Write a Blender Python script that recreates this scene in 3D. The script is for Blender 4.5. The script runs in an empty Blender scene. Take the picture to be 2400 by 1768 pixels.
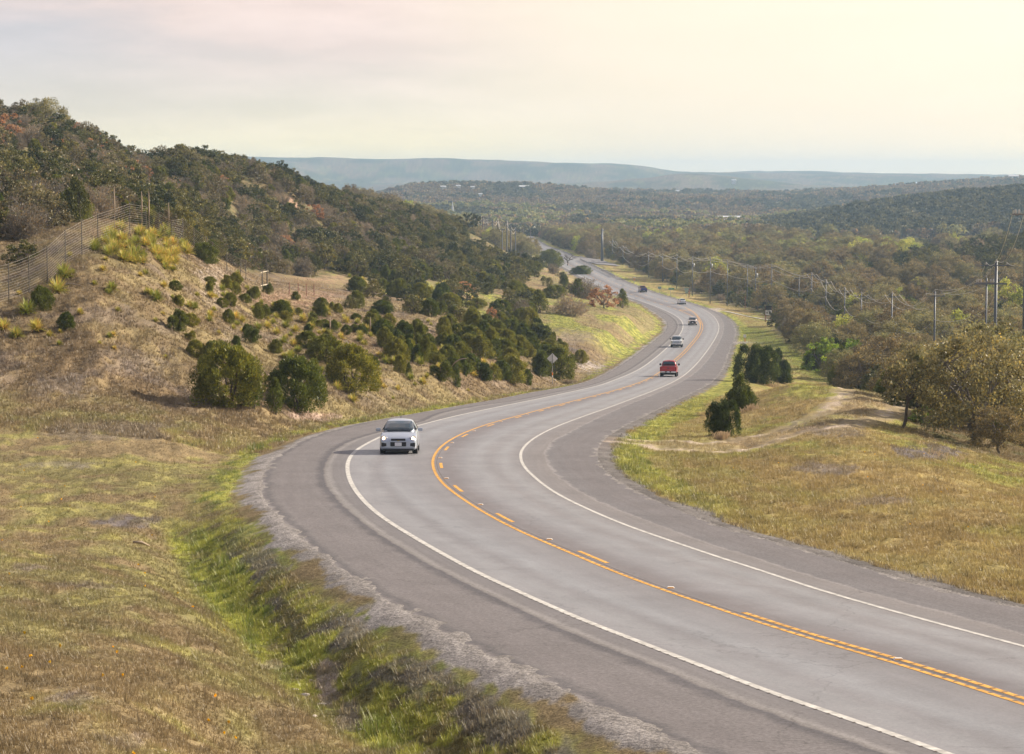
import bpy, bmesh, math, random
import numpy as np
from mathutils import Vector, Matrix, Euler
random.seed(7); RNG=np.random.default_rng(7)
SC=bpy.context.scene; COL=SC.collection
F=5500.; HV=420.; TH=math.atan((884-HV)/F); ZC=60.0
# ------------------------------------------------------------ road survey
KY=np.array([12,25,40,60,80,105,135,170,220,289,340,392,440,519,600,700,850,1050,1300.])
KH=np.array([7.1,7.88,8.8,9.98,11.09,12.43,14.2,16.45,19.76,23.96,26.45,28.41,29.75,31.3,32.29,32.78,32.36,30.96,31.0])
def pchip(x,y,xq):
    x=np.asarray(x,float);y=np.asarray(y,float);xq=np.asarray(xq,float)
    h=np.diff(x);d=np.diff(y)/h;m=np.zeros_like(y)
    m[1:-1]=np.where(d[:-1]*d[1:]>0,2*d[:-1]*d[1:]/(d[:-1]+d[1:]+1e-12),0);m[0]=d[0];m[-1]=d[-1]
    i=np.clip(np.searchsorted(x,xq)-1,0,len(x)-2);t=np.clip((xq-x[i])/h[i],0,1)
    return (2*t**3-3*t**2+1)*y[i]+(t**3-2*t**2+t)*h[i]*m[i]+(-2*t**3+3*t**2)*y[i+1]+(t**3-t**2)*h[i]*m[i+1]
def ray(u,v):
    a=(np.asarray(u,float)-1200)/F;b=(884-np.asarray(v,float))/F
    fy=math.cos(TH)+b*math.sin(TH);fz=-math.sin(TH)+b*math.cos(TH)
    return a/fy,fz/fy
_yg=np.exp(np.linspace(math.log(15),math.log(1290),3000))
_rg=np.minimum.accumulate(pchip(KY,KH,_yg)/_yg)
def roadH(Y): return pchip(KY,KH,Y)
def on_road(u,v):
    ax,az=ray(u,v); Y=np.interp(az,-_rg,_yg); return ax*Y,Y
LW=[(2218,1768),(2002,1691),(1800,1622),(1690,1580),(1581,1538),(1472,1495.5),(1377,1459),(1282,1418),(1200,1381),(1127,1347),(1059,1311),(1002,1279),(945,1245),(900,1216),(881,1201.5),(859.5,1182),(839.5,1159),(825,1137),(817,1117),(814,1095),(819.6,1073.5),(836,1055),(859.5,1041),(894,1023.5),(1000,993),(1067,976),(1156,957),(1245,939),(1334,920),(1401,905),(1446,889),(1498,866),(1526,847),(1560.5,818),(1582,798),(1595,782),(1601,766.5),(1599,754),(1589,743.5),(1574,735),(1553,725)]
YC=[(2400,1653),(2102,1557),(1901,1498.6),(1800,1467),(1745,1449),(1636,1412),(1527,1374),(1418,1332),(1309,1285),(1240,1256),(1184,1229),(1138,1204),(1093,1176),(1059,1152),(1036,1132),(1020,1109),(1014,1088.5),(1016,1072.6),(1027,1054.5),(1047.5,1037),(1081.6,1018),(1134,998),(1178,985),(1223,973),(1267.5,960.5),(1312,949),(1357,937),(1401,926),(1446,914),(1490,900),(1526,885),(1575.6,848),(1600.5,826),(1617.5,807),(1637,782),(1641.5,768),(1640,756),(1628,744),(1611,735.5),(1584.6,724.6),(1567,719),(1509,701)]
YR=[(1575,856),(1583.6,847),(1603,827.6),(1622,808),(1640,786),(1646.8,772.6),(1647.5,763.5),(1643.7,753),(1636,741),(1625.6,730),(1617,725),(1596,717),(1567,708),(1531,698),(1509,691)]
RW=[(2400,1516.7),(2102,1436.4),(1901,1378),(1800,1344),(1690,1309),(1581,1272),(1472,1234),(1395,1202),(1327,1170),(1281.6,1143),(1250,1117),(1229,1096),(1220,1075),(1220,1063),(1234,1042),(1261,1022),(1306,1000),(1372,975),(1440,951),(1508.5,925),(1569,900),(1601,881.6),(1624,862),(1646.8,836),(1666.4,809),(1678.5,789),(1684.6,774),(1684.6,762),(1677,747),(1665,735),(1643.7,722.6),(1616,713),(1589,705),(1567,699),(1545,693),(1516,685)]
LE=[(1640,1768),(1500,1705),(1370,1640),(1200,1562),(1063,1495),(954,1434),(863,1379),(754,1303),(696,1252),(649,1210),(631,1190),(616,1166),(611,1142.5),(614,1119),(625,1093.4),(641.6,1071.6),(672.5,1052),(718,1028),(772,1009),(830,995),(1000,965),(1089,949),(1178,934),(1245,920),(1334,905),(1379,893.6),(1423.5,873.6),(1468,846),(1510.5,815),(1541,791),(1562,769.6),(1559,753),(1547,741),(1510.5,716.6)]
LS=[(2022,1757),(1861,1701),(1700,1641),(1581,1589),(1472,1543),(1363,1499.6),(1254,1453),(1200,1426),(1095,1374),(991,1322),(900,1265.5),(872,1248),(827,1211.5),(790.5,1179),(769,1153),(756,1128),(752,1104),(760,1081),(783,1052),(827,1030),(900,1011),(1000,984)]
RE=[(2400,1424),(2302.6,1404),(2102,1352),(1921,1300),(1800,1265),(1690,1235),(1600,1199),(1554,1181),(1486,1147),(1452,1129),(1418,1102),(1402,1079),(1401,1059),(1411,1036),(1440,1013.5),(1486,988.5),(1554,954.5),(1600,932),(1665,899),(1692,869.5),(1710,824),(1718,801),(1725,783),(1722,765),(1710,750),(1686,733),(1660,724)]
RS=[(2400,1489),(2102,1408),(1901,1352),(1800,1320),(1690,1284),(1600,1254),(1531,1227),(1440,1193),(1372,1161),(1327,1131.5),(1293,1104),(1279,1079),(1279,1059),(1293,1036),(1327,1018),(1395,983),(1601,892),(1677,816.5),(1692,786),(1695,768),(1686,750),(1665,736)]
RY=np.exp(np.linspace(math.log(24),math.log(1280),1600))
def smooth(y,k):
    w=np.hanning(2*k+3)[1:-1];w/=w.sum();p=np.pad(y,k,mode='reflect',reflect_type='odd');return np.convolve(p,w,'valid')
def track(L,farpts,sm=22):
    L=np.array(L);X,Y=on_road(L[:,0],L[:,1])
    o=np.argsort(Y);X=X[o];Y=Y[o]
    keep=np.r_[True,np.diff(Y)>.4];X=X[keep];Y=Y[keep]
    m=Y<(650 if farpts is not None else 1e9);X=X[m];Y=Y[m]
    if farpts is not None:
        X=np.r_[X,farpts[:,0]];Y=np.r_[Y,farpts[:,1]]
    s0=(X[1]-X[0])/(Y[1]-Y[0]); 
    X=np.r_[X[0]+s0*(20-Y[0]),X];Y=np.r_[20,Y]
    if farpts is None:
        s1=(X[-1]-X[-2])/(Y[-1]-Y[-2]);Y=np.r_[Y,1290];X=np.r_[X,X[-1]+s1*0]
    return smooth(pchip(Y,X,RY),sm)
_c=np.array(on_road(*np.array([(1509,701),(1450,679),(1400,657),(1372,641),(1340,624),(1310,607),(1285,594),(1262,584),(1240,576)]).T)).T
_c=_c[_c[:,1]>655]; _c=np.r_[_c,[[_c[-1,0]-6,1290.]]]
def farline(off): return _c+np.array([off,0])
T={}
T['YC']=track(YC,farline(0)); T['YR']=track([(1490,900)]+YR,farline(3.5))
T['LW']=track(LW,farline(-3.4)); T['RW']=track(RW,farline(6.8))
T['LE']=track(LE,farline(-4.9)); T['RE']=track(RE,farline(8.6))
_ls=np.array(on_road(*np.array(LS).T)); _o=np.argsort(_ls[1])
_l=track(LS,None); _f=(RY>150); 
w=np.clip((RY-140)/40,0,1); T['LS']=_l*(1-w)+(T['LW']*.62+T['LE']*.38)*w
_r=track(RS,None); w=np.clip((RY-480)/60,0,1); T['RS']=_r*(1-w)+(T['RW']*.5+T['RE']*.5)*w
def order(a,b,g): return np.minimum(T[a],T[b]-g)
T['LW']=order('LW','YC',2.6);T['LS']=order('LS','LW',.8);T['LE']=order('LE','LS',.8)
T['RW']=np.maximum(T['RW'],T['YC']+2.6);T['RS']=np.maximum(T['RS'],T['RW']+.6);T['RE']=np.maximum(T['RE'],T['RS']+.8)
T['YR']=np.maximum(T['YR'],T['YC']+.46)
def tx(n,Y): return np.interp(Y,RY,T[n])
# ------------------------------------------------------------ noise
def _h(ix,iy,s):
    n=(ix.astype(np.int64)*374761393+iy.astype(np.int64)*668265263+s*2147483647)&0xffffffff
    n=((n^(n>>13))*1274126177)&0xffffffff
    return ((n^(n>>16))&0xffffff)/float(0xffffff)
def vn(x,y,s=0):
    x0=np.floor(x);y0=np.floor(y);fx=x-x0;fy=y-y0;fx=fx*fx*(3-2*fx);fy=fy*fy*(3-2*fy)
    a=_h(x0,y0,s);b=_h(x0+1,y0,s);c=_h(x0,y0+1,s);d=_h(x0+1,y0+1,s)
    return (a*(1-fx)+b*fx)*(1-fy)+(c*(1-fx)+d*fx)*fy
def fbm(x,y,o=4,s=0):
    r=0;A=.5;t=0
    for i in range(o):
        r=r+A*vn(x,y,s+i*17);t+=A;x=x*2.03+13.1;y=y*2.03+7.7;A*=.5
    return r/t
def ss(a,b,x):
    t=np.clip((x-a)/(b-a),0,1);return t*t*(3-2*t)
# ------------------------------------------------------------ terrain columns: (distance, image row) or (distance, 'h', drop below camera)
def h(Y,H): return (Y,HV+F*H/Y)
FAR={}
COLS={
-1300:[h(8,3),h(30,5.5),h(60,8),h(90,8.5),h(120,7),h(160,3),(240,400),(330,300),(430,170),(520,120),(800,200),(1200,330),(2600,400),(4200,430),(6000,372),(9000,400)],
-500:[h(8,3),h(30,6),h(60,9),h(90,10.5),h(115,10.5),h(135,8),h(160,4.5),(200,470),(300,360),(400,250),(460,205),(540,220),(800,300),(1200,380),(2600,430),(4200,440),(6000,370),(9000,400)],
0:[h(8,3.4),h(20,5.8),(28,1775),(35,1600),(47,1430),(60,1310),(70,1250),(80,1190),(95,1100),(110,1028),(120,970),(130,900),(140,805),(152,705),(165,650),(180,600),(200,548),(240,485),(300,410),(360,340),(420,285),(450,272),(520,285),(700,350),(1000,410),(1500,435),(2600,445),(4200,445),(6000,370),(9000,400)],
200:[h(8,3.6),h(20,6.1),(28,1790),(35,1620),(47,1450),(60,1325),(70,1262),(80,1205),(95,1110),(110,1033),(122,970),(132,890),(142,785),(155,670),(165,600),(175,562),(195,537),(230,505),(300,455),(360,405),(420,345),(450,325),(520,340),(700,390),(1000,420),(2600,445),(4200,445),(6000,369),(9000,400)],
330:[h(8,3.7),h(20,6.3),h(28,7.3),h(35,8.0),h(47,9.0),h(60,10.2),(70,1283),(80,1215),(95,1115),(110,1040),(122,983),(132,920),(142,825),(155,715),(170,615),(180,570),(189,548),(205,545),(240,540),(300,500),(360,455),(420,412),(460,392),(540,402),(700,420),(1000,430),(2600,445),(4200,445),(6000,369),(9000,400)],
450:[h(8,3.8),h(20,6.5),h(28,7.7),h(35,8.4),h(47,9.3),h(60,10.6),h(70,11.3),(80,1228),(95,1125),(110,1050),(122,1000),(130,960),(138,905),(150,815),(165,730),(190,645),(220,600),(240,580),(262,585),(320,560),(380,490),(430,425),(470,388),(540,398),(700,422),(1000,432),(2600,448),(4200,445),(6000,369),(9000,400)],
620:[h(8,4),h(20,6.8),h(28,8.2),h(35,9),h(47,9.7),h(60,11),h(70,11.3),h(95,12.2),h(110,13.1),h(120,13.5),(130,980),(136,945),(150,880),(175,790),(210,728),(250,692),(282,674),(330,655),(370,640),(420,570),(480,480),(530,412),(600,424),(750,440),(1000,446),(2600,452),(4200,448),(6000,370),(9000,400)],
800:[h(8,4.3),h(20,7.4),h(30,8.6),h(47,10),h(60,11),h(80,12),h(105,13.2),h(135,14.4),(145,948),(165,872),(200,797),(250,735),(290,705),(330,690),(380,664),(440,622),(500,548),(560,492),(620,474),(700,478),(900,486),(1300,530),(1900,520),(2400,482),(2600,474),(3000,478),(4000,466),(4700,454),(5300,430),(6000,371),(9000,400)],
1000:[h(8,4.5),h(20,7.5),h(40,9.2),h(80,12),h(130,14.8),(165,945),(175,915),(190,868),(220,815),(260,762),(300,735),(340,715),(400,690),(450,662),(520,612),(600,562),(680,522),(760,512),(900,528),(1300,562),(1700,520),(2200,474),(2600,443),(3000,455),(4000,465),(4700,438),(5300,432),(6000,374),(9000,400)],
1200:[h(8,5),h(40,9.2),h(130,15),h(200,18.7),(240,872),(270,832),(310,790),(350,765),(400,735),(450,705),(520,672),(600,635),(680,612),(760,600),(850,600),h(1000,32.5),(1300,560),(1700,520),(2200,478),(2600,443),(3000,455),(4000,465),(4700,440),(5300,432),(6000,379),(9000,400)],
1300:[h(8,5.5),h(40,9.2),h(130,15),h(200,19),h(260,22.4),(300,852),(340,798),(380,760),(430,725),(480,700),(540,670),(600,648),(650,640),(720,640),h(800,32.6),h(1000,32.2),(1300,558),(1700,522),(2200,482),(2600,448),(3000,456),(4000,465),(4700,440),(5300,432),(6000,381),(9000,400)],
1400:[h(8,6),h(40,9.2),h(130,15),h(200,19.3),h(300,25),(340,815),(380,778),(430,740),(480,715),(520,703),(560,700),h(620,32),h(700,33),h(1000,32.6),(1300,557),(1700,525),(2200,488),(2600,456),(3000,460),(4000,465),(4700,434),(5300,432),(6000,382),(9000,400)],
1500:[h(8,6.5),h(40,9.2),h(130,15),h(200,19.3),h(300,25.4),h(360,27.6),(400,790),(440,757),(480,737),(520,727),(560,722),h(620,32),h(700,33.2),h(1000,32.6),(1300,556),(1700,528),(2200,492),(2600,462),(3000,462),(4000,465),(4700,424),(5300,432),(6000,389),(9000,400)],
1600:[h(8,7),h(40,9.5),h(75,11.2),h(90,12.2),h(110,13.1),h(135,14.4),h(170,16.9),h(220,20),h(300,25),h(400,29),h(520,31.6),h(620,33),h(700,33.5),h(1000,32.5),(1300,555),(1700,528),(2200,495),(2600,466),(3000,462),(4000,465),(4700,413),(5300,432),(6000,404),(9000,410)],
1700:[h(8,7.2),h(40,9.6),h(62,10.5),h(75,11.5),(90,1142),(105,1088),(120,1040),(130,1016),(145,978),(160,950),(180,920),h(205,19),h(270,23.3),h(330,26.7),h(400,28.8),h(500,31.2),h(620,33.5),h(700,34),h(850,33),h(1000,32),(1300,553),(1500,542),(1700,530),(2200,500),(2600,468),(3000,462),(4000,465),(4700,418),(5300,432),(6000,404),(9000,410)],
1850:[h(8,7.3),h(40,9.6),h(62,10.6),(75,1228),(90,1140),(105,1070),(120,1020),(135,978),(150,940),(165,910),(178,896),h(200,18.3),h(240,22.8),(290,900),(340,855),(400,805),(450,778),h(500,31.3),h(600,33.5),h(700,34.5),h(850,33),(1000,597),(1150,574),(1300,562),(1450,547),(1600,530),(1750,517),(1900,514),(2200,508),(2600,468),(2900,460),(4000,465),(4700,436),(5300,432),(6000,405),(9000,410)],
2000:[h(8,7.3),h(40,9.3),h(58,9.9),(75,1208),(90,1122),(105,1058),(120,1005),(135,962),(150,930),(165,912),h(185,17.2),h(220,22),h(290,26.3),h(340,28),h(400,29.3),h(500,31.3),h(600,33.5),h(700,34),h(850,32.5),(1000,597),(1150,573),(1300,560),(1430,530),(1550,508),(1680,497),(1800,498),(2200,500),(2600,462),(2900,450),(3500,455),(4200,462),(4700,441),(5300,432),(6000,405),(9000,410)],
2130:[h(8,7.3),h(40,9.2),h(54,9.7),h(62,9.9),(75,1205),(90,1125),(105,1065),(118,1025),(128,1000),(145,962),(165,945),h(200,19.5),h(300,26.5),h(400,29.3),h(500,31.3),h(600,33),(680,672),(760,622),(820,614),(900,618),(1050,592),(1200,573),(1350,548),(1500,508),(1650,482),(1750,477),(1900,482),(2200,490),(2600,456),(2900,443),(3500,450),(4200,460),(4700,454),(5300,440),(6000,408),(9000,415)],
2400:[h(8,7.3),h(40,9.1),h(52,9.5),(60,1330),(75,1222),(90,1165),(100,1140),(110,1100),(125,1060),(145,1000),h(200,20),h(300,26.5),h(400,29),h(500,31),h(600,31.5),(680,650),(760,598),(820,577),(870,577),(950,592),(1080,585),(1200,568),(1350,530),(1500,482),(1650,458),(1750,455),(2000,462),(2400,465),(2800,440),(3200,425),(3600,432),(4200,452),(5300,440),(6000,413),(9000,418)],
2900:[h(8,7.3),h(40,9.5),h(60,11),h(90,13.5),h(125,16),h(200,21),h(300,26),h(400,28),h(500,28),h(600,26),(680,600),(760,545),(850,520),(950,540),(1200,540),(1500,450),(1700,425),(2000,440),(2800,430),(3300,410),(4200,440),(6000,425),(9000,425)],
3700:[h(8,7.3),h(60,13),h(125,18),h(200,23),h(400,29),h(600,27),(760,540),(900,520),(1200,520),(1600,440),(2000,440),(3300,400),(4200,440),(6000,425),(9000,425)],
}
YS=np.unique(np.r_[np.exp(np.linspace(math.log(8),math.log(24),16)),np.exp(np.arange(math.log(24),math.log(640),.0042)),np.exp(np.arange(math.log(640),math.log(12000),.011))])
_core=np.arange(-.236,.2361,.00066)
AS=np.r_[np.linspace(-.9,-.26,22),np.linspace(-.255,-.238,14),_core,np.linspace(.238,.255,14),np.linspace(.26,.9,22)]
us=np.array(sorted(COLS)); ac=[]; HC=[]
for u in us:
    L=COLS[u];yy=np.array([p[0] for p in L],float);vv=np.array([p[1] for p in L],float)
    hh=-ray(1200,vv)[1]*yy
    near=np.array([HV+F*0]) 
    HC.append(pchip(np.log(yy),hh,np.log(YS))); ac.append((u-1200)/F)
HC=np.array(HC);ac=np.array(ac)
AA=np.clip(AS,ac[0],ac[-1]); G=np.empty((len(AS),len(YS)))
_h=_h
_i=np.clip(np.searchsorted(ac,AA)-1,0,len(ac)-2)
for j in range(len(YS)): G[:,j]=pchip(ac,HC[:,j],AA)
for _k in range(3):
    G[1:-1]=.25*G[:-2]+.5*G[1:-1]+.25*G[2:]
GA,GY=np.meshgrid(AS,YS,indexing='ij'); GX=GA*GY
# broad hill relief for the middle and far distance
far=ss(900,1800,GY)
G-=far*(fbm(GX/160,GY/260,4,5)-.5)*10*ss(900,2000,GY)
G-=ss(3000,4800,GY)*(fbm(GX/420,GY/700,5,9)-.5)*30
G-=ss(170,330,GY)*(1-ss(900,1400,GY))*(fbm(GX/26,GY/40,3,3)-.5)*2.2
G-=(1-ss(300,500,GY))*(fbm(GX/5,GY/8,3,31)-.5)*.55*ss(.0,5,np.minimum(np.abs(GX-tx('LE',GY)),np.abs(GX-tx('RE',GY))))
# corridor beside the road
dl=tx('LE',GY)-GX; dr=GX-tx('RE',GY); HR=roadH(GY)
wl=ss(.2,6.5,dl)*(GY<1290)+(GY>=1290); wr=ss(.5,11,dr)*(GY<1290)+(GY>=1290)
inside=(dl<0)&(dr<0)&(GY<1290)
ditch=np.exp(-((dl-2.9)/1.3)**2)*.6*ss(28,34,GY)*(1-ss(72,88,GY)) + np.exp(-((dl-3)/1.6)**2)*.25*ss(88,110,GY)*(1-ss(330,380,GY))
G1=np.where(dl>-.01,HR*(1-wl)+G*wl+ditch+.16*ss(0,1.2,dl)*(1-wl),G)
G1=np.where(dr>-.01,HR*(1-wr)+G*wr+.12*ss(0,1.5,dr)*(1-wr),G1)
G1=np.where(inside,HR+.004+.25*ss(.55,1.2,np.minimum(-dl,-dr))+(fbm(GX/.5,GY/.8,3,12)-.5)*.03,G1)
G=G1
# small scale relief: tussocks and clods (real geometry)
out=np.clip(np.minimum(np.where(dl>0,dl,99),np.where(dr>0,dr,99)),0,4)/4*(~inside)
tus=(1-ss(260,420,GY))
slope_mask=ss(120,135,GY)*(dl>2)*(1-ss(300,360,GY))
G-=tus*out*((fbm(GX/.9,GY/1.6,3,41)-.5)*.24*(1+1.3*slope_mask)+(vn(GX/.28,GY/.5,42)-.5)*.07)
GZ=ZC-G
LY=np.log(YS)
def tz(X,Y):
    X=np.asarray(X,float);Y=np.asarray(Y,float);a=X/Y
    i=np.clip(np.searchsorted(AS,a)-1,0,len(AS)-2);j=np.clip(np.searchsorted(YS,Y)-1,0,len(YS)-2)
    s=np.clip((a-AS[i])/(AS[i+1]-AS[i]),0,1);t=np.clip((Y-YS[j])/(YS[j+1]-YS[j]),0,1)
    return (GZ[i,j]*(1-s)+GZ[i+1,j]*s)*(1-t)+(GZ[i,j+1]*(1-s)+GZ[i+1,j+1]*s)*t
def pick(u,v,ymin=20,ymax=11000):
    ax,az=ray(u,v);yy=np.exp(np.linspace(math.log(ymin),math.log(ymax),2600))
    z=tz(ax*yy,yy);r=ZC+az*yy;k=np.nonzero(z>=r)[0]
    if len(k)==0: y=ymax
    else:
        k=k[0]
        if k==0:y=yy[0]
        else:
            d0=r[k-1]-z[k-1];d1=r[k]-z[k];y=yy[k-1]+(yy[k]-yy[k-1])*d0/(d0-d1+1e-9)
    x=float(ax*y);y=float(y);return x,y,float(tz(x,y))
def pix(X,Y,Z):
    dy=Y;dz=Z-ZC;fw=dy*math.cos(TH)-dz*math.sin(TH);up=dy*math.sin(TH)+dz*math.cos(TH)
    return 1200+F*X/fw,884-F*up/fw
_occ=np.maximum.accumulate((GZ-ZC)/YS[None,:],axis=1)
def visible(X,Y,Z,top):
    a=X/Y;i=np.clip(np.searchsorted(AS,a),0,len(AS)-1);j=np.clip(np.searchsorted(YS,Y)-3,0,len(YS)-1)
    u,v=pix(X,Y,Z)
    return ((Z+top-ZC)/Y>_occ[i,j])&(u>-40)&(u<2440)
# ------------------------------------------------------------ scene helpers
def tag(o,label=None,cat=None,group=None,kind=None):
    if label:o['label']=label
    if cat:o['category']=cat
    if group:o['group']=group
    if kind:o['kind']=kind
    return o
def mesh_np(name,V,faces_n,idx,mats=(),smooth=False,attr=None,uv=None,midx=None):
    me=bpy.data.meshes.new(name);V=np.asarray(V,np.float32)
    nf=len(idx)//faces_n
    me.vertices.add(len(V));me.vertices.foreach_set('co',V.ravel())
    me.loops.add(len(idx));me.loops.foreach_set('vertex_index',np.asarray(idx,np.int32))
    me.polygons.add(nf);me.polygons.foreach_set('loop_start',np.arange(nf,dtype=np.int32)*faces_n)
    if smooth: me.polygons.foreach_set('use_smooth',np.ones(nf,bool))
    for m in mats: me.materials.append(m)
    if midx is not None: me.polygons.foreach_set('material_index',np.asarray(midx,np.int32))
    if uv is not None:
        l=me.uv_layers.new(name='UVMap');l.data.foreach_set('uv',np.asarray(uv,np.float32)[np.asarray(idx)].ravel())
    if attr is not None:
        for n,c in attr.items():
            a=me.color_attributes.new(name=n,type='FLOAT_COLOR',domain='POINT')
            a.data.foreach_set('color',np.asarray(c,np.float32).ravel())
    me.update(calc_edges=True);me.validate();return me
def link(name,me,parent=None,loc=None):
    o=bpy.data.objects.new(name,me);COL.objects.link(o)
    if parent is not None:o.parent=parent
    if loc is not None:o.location=loc
    return o
def empty(name,loc,rz=0,scale=1):
    o=bpy.data.objects.new(name,None);COL.objects.link(o);o.location=loc;o.rotation_euler=(0,0,rz);o.scale=(scale,)*3;o.empty_display_size=.3;return o
class MB:
    def __init__(s): s.v=[];s.f=[];s.m=[]
    def quad(s,*p,m=0):
        n=len(s.v);s.v+= [tuple(q) for q in p];s.f.append(tuple(range(n,n+len(p))));s.m.append(m);return s
    def box(s,c,d,m=0,R=None):
        n=len(s.v)
        for z in(-1,1):
            for y in(-1,1):
                for x in(-1,1):
                    q=Vector((x*d[0]/2,y*d[1]/2,z*d[2]/2))
                    if R is not None:q=R@q
                    s.v.append((c[0]+q.x,c[1]+q.y,c[2]+q.z))
        for f in((0,2,3,1),(4,5,7,6),(0,1,5,4),(2,6,7,3),(0,4,6,2),(1,3,7,5)):s.f.append(tuple(n+i for i in f));s.m.append(m)
        return s
    def tube(s,pts,rad,k=6,m=0,cap=True):
        pts=[Vector(p) for p in pts];n=len(s.v)
        if not hasattr(rad,'__len__'):rad=[rad]*len(pts)
        for i,p in enumerate(pts):
            t=(pts[min(i+1,len(pts)-1)]-pts[max(i-1,0)]).normalized()
            a=t.cross(Vector((0,0,1)));
            if a.length<1e-3:a=t.cross(Vector((0,1,0)))
            a.normalize();b=t.cross(a)
            for j in range(k):
                an=2*math.pi*j/k;q=p+(a*math.cos(an)+b*math.sin(an))*rad[i];s.v.append(tuple(q))
        for i in range(len(pts)-1):
            for j in range(k):
                a=n+i*k+j;b=n+i*k+(j+1)%k;s.f.append((a,b,b+k,a+k));s.m.append(m)
        if cap:
            s.f.append(tuple(n+j for j in range(k))[::-1]);s.m.append(m)
            s.f.append(tuple(n+(len(pts)-1)*k+j for j in range(k)));s.m.append(m)
        return s
    def mesh(s,name,mats,smooth=False):
        me=bpy.data.meshes.new(name);me.from_pydata(s.v,[],s.f)
        for m in (mats if isinstance(mats,(list,tuple)) else [mats]):me.materials.append(m)
        me.polygons.foreach_set('material_index',s.m)
        if smooth:me.polygons.foreach_set('use_smooth',[True]*len(s.f))
        bm=bmesh.new();bm.from_mesh(me);bmesh.ops.recalc_face_normals(bm,faces=bm.faces);bm.to_mesh(me);bm.free()
        me.update();return me
    def build(s,name,mats,parent=None,smooth=False,bevel=0,sub=0):
        o=link(name,s.mesh(name,mats,smooth),parent)
        if bevel:
            b=o.modifiers.new('b','BEVEL');b.width=bevel;b.segments=2;b.limit_method='ANGLE'
        if sub:
            b=o.modifiers.new('s','SUBSURF');b.levels=sub;b.render_levels=sub
        return o
# ------------------------------------------------------------ materials
def mat(name,col=(.5,.5,.5),rough=.6,metal=0,spec=.5,emit=None,es=0,noise=None,coat=0):
    m=bpy.data.materials.new(name);m.use_nodes=True;nt=m.node_tree;p=nt.nodes['Principled BSDF']
    p.inputs['Base Color'].default_value=(*col,1);p.inputs['Roughness'].default_value=rough;p.inputs['Metallic'].default_value=metal
    p.inputs['Specular IOR Level'].default_value=spec;p.inputs['Coat Weight'].default_value=coat
    if emit:p.inputs['Emission Color'].default_value=(*emit,1);p.inputs['Emission Strength'].default_value=es
    sc,am=noise or (3.,.12)
    tc=nt.nodes.new('ShaderNodeTexCoord');n=nt.nodes.new('ShaderNodeTexNoise');n.inputs['Scale'].default_value=sc;n.inputs['Detail'].default_value=5
    nt.links.new(tc.outputs['Object'],n.inputs['Vector'])
    mr=nt.nodes.new('ShaderNodeMapRange');mr.inputs[1].default_value=.3;mr.inputs[2].default_value=.7;mr.inputs[3].default_value=1-am;mr.inputs[4].default_value=1+am
    nt.links.new(n.outputs['Fac'],mr.inputs[0])
    mx=nt.nodes.new('ShaderNodeMix');mx.data_type='RGBA';mx.blend_type='MULTIPLY';mx.inputs[0].default_value=1;mx.inputs[6].default_value=(*col,1)
    nt.links.new(mr.outputs[0],mx.inputs[7]);nt.links.new(mx.outputs[2],p.inputs['Base Color'])
    return m
def leaf(name,col,var=.25,trans=.35,hue=None):
    """foliage: diffuse and translucent light, tinted per leaf clump (attribute) and per plant (random)"""
    m=bpy.data.materials.new(name);m.use_nodes=True;nt=m.node_tree;N=nt.nodes;L=nt.links;N.clear()
    o=N.new('ShaderNodeOutputMaterial');d=N.new('ShaderNodeBsdfDiffuse');t=N.new('ShaderNodeBsdfTranslucent');g=N.new('ShaderNodeBsdfGlossy');g.inputs['Roughness'].default_value=.45
    at=N.new('ShaderNodeAttribute');at.attribute_name='tint';oi=N.new('ShaderNodeObjectInfo')
    mr=N.new('ShaderNodeMapRange');mr.inputs[3].default_value=1-var;mr.inputs[4].default_value=1+var;L.new(oi.outputs['Random'],mr.inputs[0])
    m1=N.new('ShaderNodeMix');m1.data_type='RGBA';m1.inputs[6].default_value=(*col,1);m1.inputs[7].default_value=(*(hue or col),1)
    L.new(oi.outputs['Random'],m1.inputs[0])
    m2=N.new('ShaderNodeMix');m2.data_type='RGBA';m2.blend_type='MULTIPLY';m2.inputs[0].default_value=1;L.new(m1.outputs[2],m2.inputs[6]);L.new(at.outputs['Color'],m2.inputs[7])
    m3=N.new('ShaderNodeVectorMath');m3.operation='SCALE';L.new(m2.outputs[2],m3.inputs[0]);L.new(mr.outputs[0],m3.inputs['Scale'])
    L.new(m3.outputs[0],d.inputs[0]);L.new(m3.outputs[0],t.inputs[0])
    s=N.new('ShaderNodeMixShader');s.inputs[0].default_value=trans;L.new(d.outputs[0],s.inputs[1]);L.new(t.outputs[0],s.inputs[2])
    s2=N.new('ShaderNodeMixShader');s2.inputs[0].default_value=.035;L.new(s.outputs[0],s2.inputs[1]);L.new(g.outputs[0],s2.inputs[2])
    L.new(s2.outputs[0],o.inputs[0]);return m
HAZE=.00013;SUNE=5;SKYK=7.8;EXPO=0.72
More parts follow.
